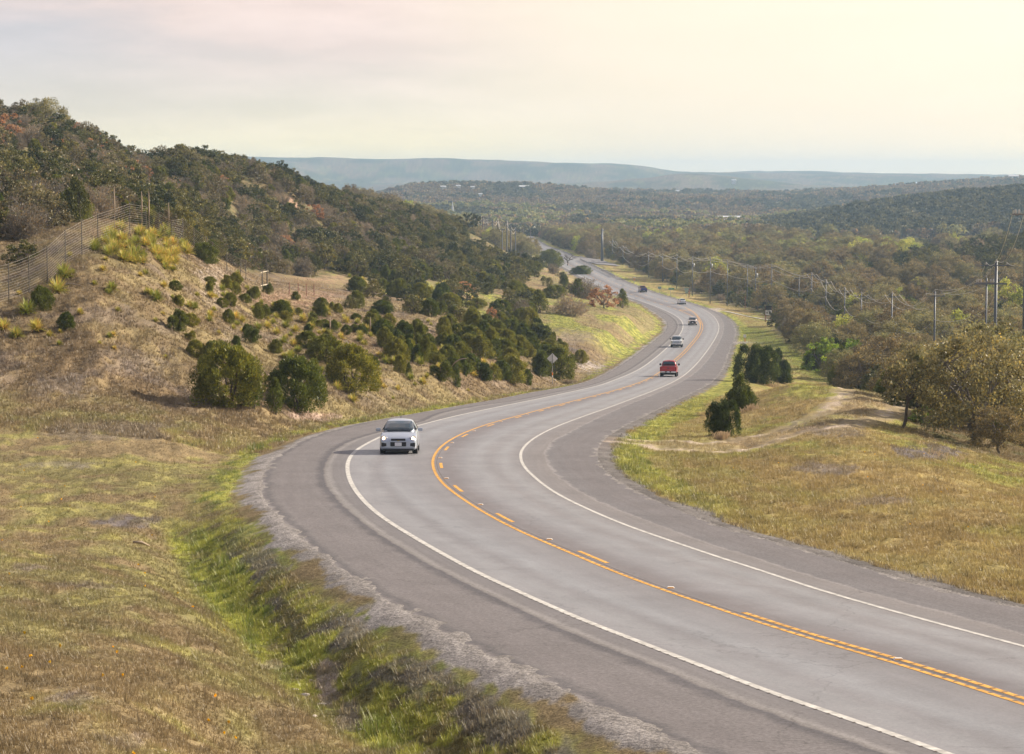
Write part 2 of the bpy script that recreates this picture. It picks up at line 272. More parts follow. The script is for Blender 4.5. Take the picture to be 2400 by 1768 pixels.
# ------------------------------------------------------------ ground colours (albedo of what lies there; the left bank band also carries shade)
def C(*c): return np.array(c,float)
GU,GV=pix(GX,GY,GZ)
n1=fbm(GX/7,GY/12,4,51);n2=fbm(GX/1.3,GY/2.4,4,52);n3=fbm(GX/.35,GY/.7,3,53);n4=fbm(GX/30,GY/55,3,54)
dlo=np.where(GY<1290,dl,99);dro=np.where(GY<1290,dr,99)
def lerp(A,B,w): return A*(1-w[...,None])+B*w[...,None]
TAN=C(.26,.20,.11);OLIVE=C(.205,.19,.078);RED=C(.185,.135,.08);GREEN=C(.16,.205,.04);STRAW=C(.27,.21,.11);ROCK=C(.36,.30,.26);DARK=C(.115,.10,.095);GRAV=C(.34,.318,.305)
col=np.zeros(GX.shape+(3,))+TAN
left=(dlo>0)&(GX<tx('YC',GY))
col=lerp(col,np.zeros_like(col)+OLIVE,ss(.40,.60,n2*.6+n1*.4)*.85)
right=(dro>0)&(GX>tx('YC',GY))&(GY<1290)
col=np.where(right[...,None],lerp(C(.31,.235,.10)+0*col,C(.235,.21,.068)+0*col,ss(.35,.65,n1*.5+n2*.5)),col)
slope=left*ss(122,134,GY)*(1-ss(330,400,GY))*ss(1.5,5,dlo)
col=lerp(col,RED+0*col,slope*(.55+.45*ss(.4,.6,n4)))
col=lerp(col,STRAW+0*col,ss(.56,.7,n2)*.35)
col=lerp(col,np.zeros_like(col)+C(.20,.16,.13),ss(.55,.68,fbm(GX/2.2,GY/3.5,4,61))*slope*.55)
# green growth: ditch, verge rim, patches
green=np.zeros(GX.shape)
nn=(n2-.5)*2.6+(n1-.5)*1.5
green=np.maximum(green,left*(.35+.65*ss(.38,.5,n3*.5+n2*.5))*ss(.6,0,np.abs(dlo-2.2+nn*.3)-1.0)*ss(26,30,GY)*(1-ss(74,84,GY)))
green=np.maximum(green,left*(.3+.5*ss(.42,.55,n2))*ss(.35,0,np.abs(dlo-1.9+nn*.6)-.45)*ss(74,84,GY))
green=np.maximum(green,right*ss(.5,0,np.abs(dro-1.6+nn*.7)-.9)*.75*ss(60,100,GY))
green=np.maximum(green,right*ss(.52,.66,n2*.5+n1*.5)*ss(4,9,dro)*.55)
green=np.maximum(green,left*ss(.58,.72,n2)*.28*(GY<120))
green=np.maximum(green,left*ss(.5,.6,fbm(GX/9,GY/25,3,77))*ss(340,370,GY)*.75)
col=lerp(col,lerp(GREEN+0*col,C(.30,.31,.06)+0*col,ss(.35,.6,n3)),np.clip(green,0,1))
# gravel verge
edge=(n2-.5)*1.4+(n3-.5)*.8
gl=left*ss(.25,-.05,dlo-.5*(1-.3*ss(110,150,GY))-edge*1.1)
gr=right*ss(.25,-.05,dro-.65-edge*.7)
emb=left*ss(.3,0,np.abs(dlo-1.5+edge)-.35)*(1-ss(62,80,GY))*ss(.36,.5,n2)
col=lerp(col,DARK*1.25+0*col,emb*.85)  # dark gravel band, with the shade of the bank worked into its colour
gcol=lerp(GRAV*.95+0*col,GRAV*.62+0*col,ss(.42,.6,n3))
col=lerp(col,gcol,np.clip(gl,0,1)); col=lerp(col,gcol*.62,np.clip(gr,0,1))
# bare earth and rock patches
def patch(u,v,ru,rv,c,k=1,y=None):
    global col
    x0,y0,z0=pick(u,v) if y is None else (None,None,None)
    m=((GU-u)/ru)**2+((GV-v)/rv)**2
    near=np.abs(np.log(GY/y0))<.35
    w=ss(1.1,.45,m+(n2-.5)*3.4+(n3-.5)*2.4)*(.55+.45*ss(.4,.55,n3))*near*(~inside)*k
    col=lerp(col,np.asarray(c)+0*col,w)
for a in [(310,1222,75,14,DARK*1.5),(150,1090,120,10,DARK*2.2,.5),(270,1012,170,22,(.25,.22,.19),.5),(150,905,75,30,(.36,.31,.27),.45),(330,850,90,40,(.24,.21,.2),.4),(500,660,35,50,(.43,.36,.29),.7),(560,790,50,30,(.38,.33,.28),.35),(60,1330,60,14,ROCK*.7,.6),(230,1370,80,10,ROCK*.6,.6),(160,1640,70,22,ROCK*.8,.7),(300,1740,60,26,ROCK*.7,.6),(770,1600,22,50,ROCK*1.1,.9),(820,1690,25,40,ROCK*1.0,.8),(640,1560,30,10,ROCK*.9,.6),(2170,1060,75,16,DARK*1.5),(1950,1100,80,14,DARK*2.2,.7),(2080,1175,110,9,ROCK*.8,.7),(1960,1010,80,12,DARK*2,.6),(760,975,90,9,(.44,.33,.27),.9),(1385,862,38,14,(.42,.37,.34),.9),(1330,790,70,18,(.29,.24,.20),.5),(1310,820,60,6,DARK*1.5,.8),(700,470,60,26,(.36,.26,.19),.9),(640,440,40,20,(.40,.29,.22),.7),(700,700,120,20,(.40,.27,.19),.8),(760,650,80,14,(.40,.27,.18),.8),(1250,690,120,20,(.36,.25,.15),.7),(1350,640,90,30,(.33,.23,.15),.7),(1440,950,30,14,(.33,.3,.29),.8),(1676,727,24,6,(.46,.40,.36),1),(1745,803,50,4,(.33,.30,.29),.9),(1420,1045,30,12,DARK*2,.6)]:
    patch(*a)
# dirt track with two ruts on the right
_tp=np.array([pick(u,v)[:2] for u,v in [(1425,1030),(1560,1040),(1650,1052),(1720,1045),(1800,1020),(1900,1000),(1980,975),(2035,945),(2055,922)]])
def dpoly(P,X,Y):
    d=np.full(X.shape,99.)
    for a,b in zip(P[:-1],P[1:]):
        ab=b-a;t=np.clip(((X-a[0])*ab[0]+(Y-a[1])*ab[1])/(ab@ab),0,1);d=np.minimum(d,np.hypot(X-a[0]-t*ab[0],(Y-a[1]-t*ab[1])))
    return d
m=(GY>95)&(GY<200)&(dro>0)&right
dt=np.full(GX.shape,99.);dt[m]=dpoly(_tp,GX[m],GY[m])
rut=ss(1.0,.15,np.abs(dt-1.9)+(n3-.5)*1.4+(n2-.5)*1.2)*(.35+.65*ss(.38,.6,n2))
col=lerp(col,np.zeros_like(col)+C(.47,.385,.30),np.clip(rut,0,1)*.95)
col=lerp(col,np.zeros_like(col)+C(.34,.26,.20),ss(2.2,.8,dt)*.35)
# right valley: green swale and pale path
sw=np.array([pick(u,v)[:2] for u,v in [(1760,770),(1830,810),(1890,850),(1950,895)]])
m=(GY>230)&(GY<560)&right;d2=np.full(GX.shape,99.);d2[m]=dpoly(sw,GX[m],GY[m])
col=lerp(col,C(.12,.15,.02)+0*col,ss(5,1,d2+(n1-.5)*6)*.8)
_pp=np.array([pick(u,v)[:2] for u,v in [(1640,722),(1700,730),(1750,742),(1806,751)]])
m=(GY>380)&(GY<700)&right;d3=np.full(GX.shape,99.);d3[m]=dpoly(_pp,GX[m],GY[m])
# forest floor
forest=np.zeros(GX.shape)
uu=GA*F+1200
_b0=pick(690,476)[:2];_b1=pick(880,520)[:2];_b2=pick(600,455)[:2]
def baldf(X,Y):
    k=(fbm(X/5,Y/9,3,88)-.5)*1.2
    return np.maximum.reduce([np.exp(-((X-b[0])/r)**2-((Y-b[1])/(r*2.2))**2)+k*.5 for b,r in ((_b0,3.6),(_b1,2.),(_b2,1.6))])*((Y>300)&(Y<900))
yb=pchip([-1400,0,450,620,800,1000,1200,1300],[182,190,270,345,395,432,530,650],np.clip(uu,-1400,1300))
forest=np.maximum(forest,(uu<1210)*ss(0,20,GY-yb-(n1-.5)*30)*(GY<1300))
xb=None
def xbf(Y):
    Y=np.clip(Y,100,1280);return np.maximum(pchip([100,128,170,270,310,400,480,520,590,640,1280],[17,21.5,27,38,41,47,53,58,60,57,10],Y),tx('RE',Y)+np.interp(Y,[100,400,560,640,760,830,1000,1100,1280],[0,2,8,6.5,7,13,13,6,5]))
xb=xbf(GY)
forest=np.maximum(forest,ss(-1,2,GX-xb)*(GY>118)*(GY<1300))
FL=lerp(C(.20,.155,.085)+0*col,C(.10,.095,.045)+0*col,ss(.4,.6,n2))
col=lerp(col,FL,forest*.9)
hillL=(uu<1000)*(GY>300)*(GY<900)
col=lerp(col,np.zeros_like(col)+C(.30,.20,.14),hillL*ss(.5,.75,baldf(GX,GY))*.9)
# far country: woods, clearings
f1=fbm(GX/70,GY/150,5,91);f2=fbm(GX/22,GY/50,4,92)
fc=lerp(C(.05,.06,.03)+0*col,C(.14,.11,.07)+0*col,ss(.42,.58,f1));fc=lerp(fc,C(.12,.14,.045)+0*col,ss(.6,.7,f2)*.5)
col=lerp(col,fc,ss(1100,1320,GY))
for a in [(2180,577,260,17,(.24,.19,.17),1),(1960,568,90,9,(.26,.19,.15),.9),(1620,536,150,7,(.45,.4,.34),.8),(1870,690,55,8,(.4,.34,.26),.7)]: patch(*a)
col*=(.62+.76*n3)[...,None]*(.85+.3*ss(.35,.65,n2))[...,None]
_g=GRAV*.78*(.6+.8*n3)[...,None];col=np.where((inside&(np.minimum(-dl,-dr)<1.4))[...,None],_g,col)
col=np.clip(col,.01,.8)
# ground mesh
nA,nY=GX.shape
V=np.stack([GX,GY,GZ],-1).reshape(-1,3)
ii,jj=np.meshgrid(np.arange(nA-1),np.arange(nY-1),indexing='ij');k0=(ii*nY+jj)
Q=np.stack([k0,k0+nY,k0+nY+1,k0+1],-1).reshape(-1)
def ground_mat():
    m=bpy.data.materials.new('ground_cover');m.use_nodes=True;nt=m.node_tree;N=nt.nodes;L=nt.links;p=N['Principled BSDF']
    p.inputs['Roughness'].default_value=.95;p.inputs['Specular IOR Level'].default_value=.1
    at=N.new('ShaderNodeAttribute');at.attribute_name='cover';tc=N.new('ShaderNodeTexCoord')
    def noise(s,d):
        n=N.new('ShaderNodeTexNoise');n.inputs['Scale'].default_value=s;n.inputs['Detail'].default_value=d;n.inputs['Roughness'].default_value=.65;L.new(tc.outputs['Object'],n.inputs['Vector']);return n
    def rng(n,a,b,lo=.3,hi=.7):
        r=N.new('ShaderNodeMapRange');r.inputs[1].default_value=lo;r.inputs[2].default_value=hi;r.inputs[3].default_value=a;r.inputs[4].default_value=b;L.new(n.outputs['Fac'],r.inputs[0]);return r
    a=rng(noise(16,8),.5,1.5);b=rng(noise(1.3,6),.85,1.15)
    mu=N.new('ShaderNodeMath');mu.operation='MULTIPLY';L.new(a.outputs[0],mu.inputs[0]);L.new(b.outputs[0],mu.inputs[1])
    v=N.new('ShaderNodeVectorMath');v.operation='SCALE';L.new(at.outputs['Color'],v.inputs[0]);L.new(mu.outputs[0],v.inputs['Scale']);L.new(v.outputs[0],p.inputs['Base Color'])
    bu=N.new('ShaderNodeBump');bu.inputs['Strength'].default_value=.9;bu.inputs['Distance'].default_value=.12;n=noise(5,8);L.new(n.outputs['Fac'],bu.inputs['Height']);L.new(bu.outputs[0],p.inputs['Normal'])
    return m
MG=ground_mat()
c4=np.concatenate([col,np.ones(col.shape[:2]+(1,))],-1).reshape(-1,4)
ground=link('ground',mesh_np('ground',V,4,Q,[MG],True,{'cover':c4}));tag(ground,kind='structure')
# ------------------------------------------------------------ road surface
def road_mat():
    m=bpy.data.materials.new('worn_asphalt');m.use_nodes=True;nt=m.node_tree;N=nt.nodes;L=nt.links;p=N['Principled BSDF']
    p.inputs['Specular IOR Level'].default_value=.35
    uv=N.new('ShaderNodeUVMap');uv.uv_map='UVMap';sx=N.new('ShaderNodeSeparateXYZ');L.new(uv.outputs[0],sx.inputs[0])
    tc=N.new('ShaderNodeTexCoord')
    def noise(s,d=5,r=.6,vec=None,st=None):
        n=N.new('ShaderNodeTexNoise');n.inputs['Scale'].default_value=s;n.inputs['Detail'].default_value=d;n.inputs['Roughness'].default_value=r
        if st is not None:
            mp=N.new('ShaderNodeMapping');mp.inputs['Scale'].default_value=st;L.new(vec or tc.outputs['Object'],mp.inputs['Vector']);L.new(mp.outputs[0],n.inputs['Vector'])
        else:L.new(vec or tc.outputs['Object'],n.inputs['Vector'])
        return n
    wob=noise(.9,5);wf=N.new('ShaderNodeMapRange');wf.inputs[1].default_value=.3;wf.inputs[2].default_value=.7;wf.inputs[3].default_value=-.06;wf.inputs[4].default_value=.06;L.new(wob.outputs['Fac'],wf.inputs[0])
    ad=N.new('ShaderNodeMath');ad.operation='ADD';L.new(sx.outputs[0],ad.inputs[0]);L.new(wf.outputs[0],ad.inputs[1])
    dv=N.new('ShaderNodeMath');dv.operation='DIVIDE';dv.inputs[1].default_value=6;L.new(ad.outputs[0],dv.inputs[0])
    cr=N.new('ShaderNodeValToRGB');L.new(dv.outputs[0],cr.inputs[0]);e=cr.color_ramp.elements
    S=[(0,(.25,.225,.215)),(.05,(.15,.135,.135)),(.10,(.125,.115,.117)),(.2,(.20,.18,.176)),(.3,(.188,.168,.166)),(.88,(.188,.17,.168)),(.96,(.12,.11,.115)),(1.06,(.105,.098,.105)),(1.14,(.22,.20,.19)),(1.28,(.275,.255,.245)),(1.45,(.195,.18,.178)),(1.9,(.195,.18,.178)),
       (2.03,(.285,.275,.28)),(2.2,(.30,.295,.30)),(2.35,(.245,.235,.24)),(2.5,(.30,.30,.31)),(2.75,(.25,.24,.245)),(2.93,(.24,.225,.225)),(3.02,(.20,.18,.18)),(3.15,(.19,.168,.168)),(3.35,(.26,.25,.255)),(3.5,(.30,.295,.30)),(3.66,(.255,.24,.24)),(3.82,(.305,.298,.30)),(4.0,(.25,.23,.225)),
       (4.2,(.23,.21,.203)),(4.93,(.235,.213,.205)),(5.0,(.30,.275,.265)),(5.06,(.18,.168,.17)),(5.5,(.175,.158,.158)),(5.95,(.168,.152,.152)),(6,(.13,.12,.12))]
    while len(e)>1:e.remove(e[-1])
    e[0].position=0;e[0].color=(*S[0][1],1)
    for q,c in S[1:]:
        x=e.new(min(1,q/6));x.color=(*c,1)
    ch=noise(13,6,.85);cm=N.new('ShaderNodeMapRange');cm.inputs[1].default_value=.35;cm.inputs[2].default_value=.65;L.new(ch.outputs['Fac'],cm.inputs[0])
    # coarse chips show on the shoulders, smooth wheel-polished seal in the lanes
    ab=N.new('ShaderNodeMath');ab.operation='SUBTRACT';ab.inputs[1].default_value=3.1;L.new(sx.outputs[0],ab.inputs[0])
    a2=N.new('ShaderNodeMath');a2.operation='ABSOLUTE';L.new(ab.outputs[0],a2.inputs[0])
    sh=N.new('ShaderNodeMapRange');sh.inputs[1].default_value=1.3;sh.inputs[2].default_value=2.0;sh.inputs[3].default_value=.17;sh.inputs[4].default_value=.42;L.new(a2.outputs[0],sh.inputs[0])
    lo=N.new('ShaderNodeMath');lo.operation='SUBTRACT';lo.inputs[0].default_value=1;L.new(sh.outputs[0],lo.inputs[1]);hi=N.new('ShaderNodeMath');hi.operation='ADD';hi.inputs[0].default_value=1;L.new(sh.outputs[0],hi.inputs[1])
    L.new(lo.outputs[0],cm.inputs[3]);L.new(hi.outputs[0],cm.inputs[4])
    # streaks along the travel direction + blotches
    st=noise(1,5,.6,uv.outputs[0],(7,.16,1));sm=N.new('ShaderNodeMapRange');sm.inputs[1].default_value=.32;sm.inputs[2].default_value=.68;sm.inputs[3].default_value=.91;sm.inputs[4].default_value=1.08;L.new(st.outputs['Fac'],sm.inputs[0])
    bl=noise(.35,6,.65);bm=N.new('ShaderNodeMapRange');bm.inputs[1].default_value=.3;bm.inputs[2].default_value=.7;bm.inputs[3].default_value=.88;bm.inputs[4].default_value=1.1;L.new(bl.outputs['Fac'],bm.inputs[0])
    q1=N.new('ShaderNodeMath');q1.operation='MULTIPLY';L.new(cm.outputs[0],q1.inputs[0]);L.new(sm.outputs[0],q1.inputs[1])
    q2=N.new('ShaderNodeMath');q2.operation='MULTIPLY';L.new(q1.outputs[0],q2.inputs[0]);L.new(bm.outputs[0],q2.inputs[1])
    v=N.new('ShaderNodeVectorMath');v.operation='SCALE';cool=N.new('ShaderNodeVectorMath');cool.operation='MULTIPLY';cool.inputs[1].default_value=(.83,.855,.885);L.new(cr.outputs[0],cool.inputs[0]);L.new(cool.outputs[0],v.inputs[0]);L.new(q2.outputs[0],v.inputs['Scale']);
    vo=N.new('ShaderNodeTexVoronoi');vo.feature='DISTANCE_TO_EDGE';vo.inputs['Scale'].default_value=.14;wp=noise(.8,4);wa=N.new('ShaderNodeVectorMath');wa.operation='SCALE';wa.inputs['Scale'].default_value=1.6;L.new(wp.outputs['Color'],wa.inputs[0]);wb=N.new('ShaderNodeVectorMath');L.new(tc.outputs['Object'],wb.inputs[0]);L.new(wa.outputs[0],wb.inputs[1]);L.new(wb.outputs[0],vo.inputs['Vector'])
    ck=N.new('ShaderNodeMapRange');ck.inputs[1].default_value=.0;ck.inputs[2].default_value=.005;ck.inputs[3].default_value=.72;ck.inputs[4].default_value=1;L.new(vo.outputs['Distance'],ck.inputs[0])
    v2=N.new('ShaderNodeVectorMath');v2.operation='SCALE';L.new(v.outputs[0],v2.inputs[0]);L.new(ck.outputs[0],v2.inputs['Scale']);L.new(v2.outputs[0],p.inputs['Base Color'])
    ro=N.new('ShaderNodeMapRange');ro.inputs[1].default_value=1.0;ro.inputs[2].default_value=1.9;ro.inputs[3].default_value=.52;ro.inputs[4].default_value=.85;L.new(a2.outputs[0],ro.inputs[0]);L.new(ro.outputs[0],p.inputs['Roughness'])
    bu=N.new('ShaderNodeBump');bu.inputs['Strength'].default_value=.35;bu.inputs['Distance'].default_value=.01;L.new(ch.outputs['Fac'],bu.inputs['Height']);L.new(bu.outputs[0],p.inputs['Normal'])
    return m
MR=road_mat()
names=['LE','LS','LW','YC','RW','RS','RE'];lat=[];TXs=[]
for i in range(6):
    for s in np.linspace(0,1,5)[:-1]:
        lat.append(i+s);TXs.append(T[names[i]]*(1-s)+T[names[i+1]]*s)
lat.append(6.);TXs.append(T['RE']);TXs=np.array(TXs);lat=np.array(lat)
RH=ZC-roadH(RY)
rag=(fbm(RY*.45,RY*0,4,5)-.5)*.15
TXs[0]+=rag;TXs[-1]+=(fbm(RY*1.1,RY*0+9,3,6)-.5)*.3
VX=TXs.T;VY=np.repeat(RY[:,None],len(lat),1);VZ=np.repeat(RH[:,None],len(lat),1)+.012;VZ[:,0]-=.02;VZ[:,-1]-=.02
uvr=np.stack([np.repeat(lat[None],len(RY),0),VY],-1).reshape(-1,2)
n=len(lat);i0=(np.arange(len(RY)-1)[:,None]*n+np.arange(n-1)[None])
Qr=np.stack([i0,i0+1,i0+n+1,i0+n],-1).reshape(-1)
road=link('road',mesh_np('road',np.stack([VX,VY,VZ],-1).reshape(-1,3),4,Qr,[MR],True,uv=uvr));tag(road,kind='structure')
# ------------------------------------------------------------ painted markings
def paint(name,c,wear=.35):
    m=mat(name,c,.7,noise=(5,.32));nt=m.node_tree;return m
M_W=paint('white_line_paint',(.50,.49,.46));M_Y=paint('yellow_line_paint',(.66,.34,.055))
M_RUM=mat('rumble_groove_tar',(.13,.11,.10),.8)
def stripe(name,track,off,wid,y0,y1,m,parent=None,lift=.017,dash=None):
    """strip of paint following a surveyed line; offset and width measured square to the line"""
    yy=RY[(RY>=y0)&(RY<=y1)];X=np.interp(yy,RY,track);dx=np.gradient(X,yy);nx=1/np.sqrt(1+dx*dx);ny=-dx*nx
    s=np.r_[0,np.cumsum(np.hypot(np.diff(X),np.diff(yy)))]
    a=off-wid/2;b=off+wid/2
    def P(w):
        x=X+nx*w;y=yy+ny*w;return np.stack([x,y,ZC-roadH(y)+lift],-1)
    A=P(a);B=P(b);n=len(yy);V=np.concatenate([A,B]);k=np.arange(n-1)
    if dash is not None:
        per,ln,ph=dash;mid=(s[:-1]+s[1:])/2;k=k[((mid+ph)%per)<ln]
    Q=np.stack([k,k+n,k+n+1,k+1],-1).reshape(-1)
    o=link(name,mesh_np(name,V,4,Q,[m],False),parent);return o
mk=tag(stripe('edge_line',T['LW'],0,.17,24,900,M_W),'white edge line on the left side of the road, running under the silver hatchback',"road marking")
mk.pop('category',None)
for o_ in (mk,): tag(o_,kind='structure')
rows=[('edge_line',T['RW'],0,.13,24,575,M_W,None),('edge_line',T['LW'],0,.0,24,25,M_W,None)]
tag(stripe('edge_line',T['RW'],0,.13,24,585,M_W),kind='structure')
tag(stripe('centre_line',T['YC'],0,.12,24,575,M_Y),kind='structure')
tag(stripe('centre_line',T['YR'],0,.10,330,585,M_Y),kind='structure')
tag(stripe('centre_line',T['YC'],.30,.14,24,50.6,M_Y),kind='structure')
tag(stripe('broken_centre_line',T['YC'],.34,.13,52.5,330,M_Y,dash=(12.2,3.1,3.8)),kind='structure')
tag(stripe('broken_centre_line',T['YC'],0,.14,578,900,M_Y,dash=(12.2,6,0)),kind='structure')
tag(stripe('broken_centre_line',T['YR'],0,.14,586,900,M_Y,dash=(12.2,6,0)),kind='structure')
tag(stripe('turn_bay_line',T['YR'],-.3,.12,500,585,M_Y),kind='structure')
tag(stripe('joint_crack',T['YC'],.17,.03,24,120,M_RUM,lift=.015),kind='structure')
# stop bar across the turn bay
b=MB();yy=575.;xa,xb_=tx('YC',yy),tx('YR',yy);zz=ZC-roadH(yy)+.02
b.quad((xa,yy-.7,ZC-roadH(yy-.7)+.02),(xb_,yy-.7,ZC-roadH(yy-.7)+.02),(xb_,yy+.7,ZC-roadH(yy+.7)+.02),(xa,yy+.7,ZC-roadH(yy+.7)+.02));tag(b.build('turn_bay_bar',M_Y),kind='structure')
# milled rumble grooves crossing the paint
def rumble(track,off,wid,y0,y1,name,step=.42,ln=.06,lift=.021,m=M_RUM):
    V=[];yy=y0
    ys=[]
    while yy<y1: ys.append(yy);yy+=step*(1 if yy<60 else 1.3)
    ys=np.array(ys);X=np.interp(ys,RY,track);dx=np.interp(ys,RY,np.gradient(track,RY));t=np.stack([dx,np.ones_like(dx)],-1);t/=np.linalg.norm(t,axis=1)[:,None];nrm=np.stack([t[:,1],-t[:,0]],-1)
    c=np.stack([X,ys],-1)+nrm*off
    P=[]
    for a,b_ in((-1,-1),(1,-1),(1,1),(-1,1)):
        q=c+nrm*a*wid/2+t*b_*ln/2;P.append(np.c_[q,ZC-roadH(q[:,1])+lift])
    V=np.stack(P,1).reshape(-1,3);return link(name,mesh_np(name,V,4,np.arange(len(V)),[m]))
tag(rumble(T['YC'],.035,.085,24,110,'rumble_grooves'),kind='structure')
tag(rumble(T['YC'],.30,.10,24,50.5,'rumble_grooves'),kind='structure')
tag(rumble(T['LW'],-.09,.055,24,75,'rumble_grooves'),kind='structure')
# raised pavement markers (countable): beside the yellow line
MM_W=mat('marker_white',(.75,.73,.68),.4);MM_O=mat('marker_amber',(.75,.35,.06),.35)
b=MB();b.v=[(-.06,-.05,0),(.06,-.05,0),(.06,.05,0),(-.06,.05,0),(-.04,-.03,.02),(.04,-.03,.02),(.04,.03,.02),(-.04,.03,.02)];b.f=[(0,1,5,4),(1,2,6,5),(2,3,7,6),(3,0,4,7),(4,5,6,7)];b.m=[1,0,1,0,0]
me_mk=b.mesh('raised_marker',[MM_W,MM_O])
_s=np.r_[0,np.cumsum(np.hypot(np.diff(T['YC']),np.diff(RY)))];_s0=np.interp(43.5,RY,_s)
for k in range(34):
    yy=float(np.interp(_s0+12.2*k,_s,RY)); xx=float(tx('YC',yy))+.3*.97
    o=link('road_marker',me_mk);o.location=(xx,yy-.0,ZC-float(roadH(yy))+.014);o.scale=(1.6,1.6,1.5)
    tag(o,'small white and amber raised reflector stud on the asphalt beside the yellow centre line','road stud','reflector studs along the yellow centre line')
# side path and lay-by by the right-hand woods
M_PATH=mat('pale_concrete_path',(.42,.40,.37),.85,noise=(1.2,.15))
M_SIDE=mat('side_road_asphalt',(.20,.19,.195),.85,noise=(.8,.18))
def drape(name,pts,wid,m,lift=.06,n=50):
    P=np.array([pick(u,v)[:2] for u,v in pts]);s=np.r_[0,np.cumsum(np.hypot(*np.diff(P,axis=0).T))];q=np.linspace(0,s[-1],n)
    X=np.interp(q,s,P[:,0]);Y=np.interp(q,s,P[:,1]);dx=np.gradient(X);dy=np.gradient(Y);l=np.hypot(dx,dy);nx,ny=-dy/l,dx/l
    R=[]
    for w_ in np.linspace(-wid/2,wid/2,4):
        x=X+nx*w_;y=Y+ny*w_;R.append(np.stack([x,y,tz(x,y)+lift],-1))
    V=np.concatenate(R);Q=[]
    for r in range(3):
        k=np.arange(n-1)+r*n;Q.append(np.stack([k,k+n,k+n+1,k+1],-1).reshape(-1))
    return tag(link(name,mesh_np(name,V,4,np.concatenate(Q),[m],True)),kind='structure')
drape('path',[(1700,731),(1750,742),(1806,752)],1.3,M_PATH,.12)
drape('side_road',[(1338,603),(1375,609),(1428,623)],9,M_SIDE,.25)
# ------------------------------------------------------------ foliage meshes
def leaves(cen,rad,n,sz,asp,rng,up=.3,out=.6,axis=None,sq=(1,1,1),tvar=.3,shell=.45):
    """n leaf-sized quads round every clump centre"""
    k=len(cen);c=np.repeat(cen,n,0);r=np.repeat(rad,n)[:,None]
    d=rng.normal(size=(k*n,3));d/=np.linalg.norm(d,axis=1)[:,None]
    p=c+d*r*(shell+(1-shell)*rng.random((k*n,1))**.6)*np.array(sq)
    o=p-(np.array([0,0,0]) if axis is None else axis);o[:,2]*=.3;o/=np.linalg.norm(o,axis=1)[:,None]+1e-6
    a=d*.5+o*out+np.array([0,0,up])+rng.normal(size=p.shape)*.45;a/=np.linalg.norm(a,axis=1)[:,None]
    b=np.cross(a,rng.normal(size=p.shape));b/=np.linalg.norm(b,axis=1)[:,None]+1e-6
    s=(sz*(.6+.8*rng.random((k*n,1))));A=a*s*.5;B=b*s*.5*asp
    V=np.stack([p-A-B*.6,p-A*.2+B-A*.3,p+A+B*.3,p+A*.3-B],1).reshape(-1,3)
    ct=1+tvar*(rng.random(k)-.5)*2
    t=np.repeat(ct,n)*(1+.25*(rng.random(k*n)-.5)*2);warm=1+.12*(rng.random(k*n)-.5)
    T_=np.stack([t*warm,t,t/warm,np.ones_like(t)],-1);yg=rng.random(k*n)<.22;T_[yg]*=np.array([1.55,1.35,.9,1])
    return V,np.repeat(T_,4,0)
def branchy(mb,p0,p1,r0,r1,seg=4,wob=.12,m=0,k=5,rng=random):
    p0=Vector(p0);p1=Vector(p1);L=(p1-p0).length;pts=[];rr=[]
    for i in range(seg+1):
        t=i/seg;q=p0.lerp(p1,t)
        if 0<i<seg:q+=Vector((rng.uniform(-1,1),rng.uniform(-1,1),rng.uniform(-.5,.5)))*wob*L
        pts.append(q);rr.append(r0*(1-t)+r1*t)
    mb.tube(pts,rr,k,m,cap=False);return pts
def crown_mesh(name,V,T_,m): return mesh_np(name,V,4,np.arange(len(V)),[m],False,{'tint':T_})
BARK=mat('tree_bark',(.12,.095,.075),.95,noise=(6,.35));BARKG=mat('grey_twig_bark',(.19,.165,.145),.95,noise=(6,.3))
L_JUN=leaf('juniper_foliage',(.115,.155,.02),.3,.3,(.18,.175,.028))
L_CED=leaf('cedar_foliage',(.085,.12,.03),.25,.3,(.10,.125,.03))
L_OAK=leaf('brown_oak_foliage',(.27,.205,.105),.3,.4,(.19,.19,.085))
L_RUS=leaf('rusty_oak_foliage',(.40,.20,.09),.25,.45,(.32,.19,.11))
L_DRK=leaf('dark_evergreen_foliage',(.07,.09,.025),.35,.28,(.14,.13,.04))
L_GRY=leaf('grey_bare_scrub',(.19,.17,.14),.25,.35,(.24,.20,.155))
L_BRN=leaf('brown_scrub_oak_foliage',(.18,.15,.085),.3,.35,(.15,.14,.07))
L_SPR=leaf('spring_green_foliage',(.30,.37,.055),.2,.5,(.36,.36,.08))
L_BRG=leaf('bright_bush_foliage',(.20,.32,.035),.15,.5,(.25,.30,.05))
L_RED=leaf('red_shrub_foliage',(.26,.03,.02),.2,.3)
L_SOT=leaf('sotol_blades',(.33,.37,.06),.25,.5,(.44,.38,.08))
L_STK=mat('dry_stalk',(.33,.26,.19),.9)
L_PNK=leaf('pale_dry_grass',(.40,.30,.19),.15,.4)
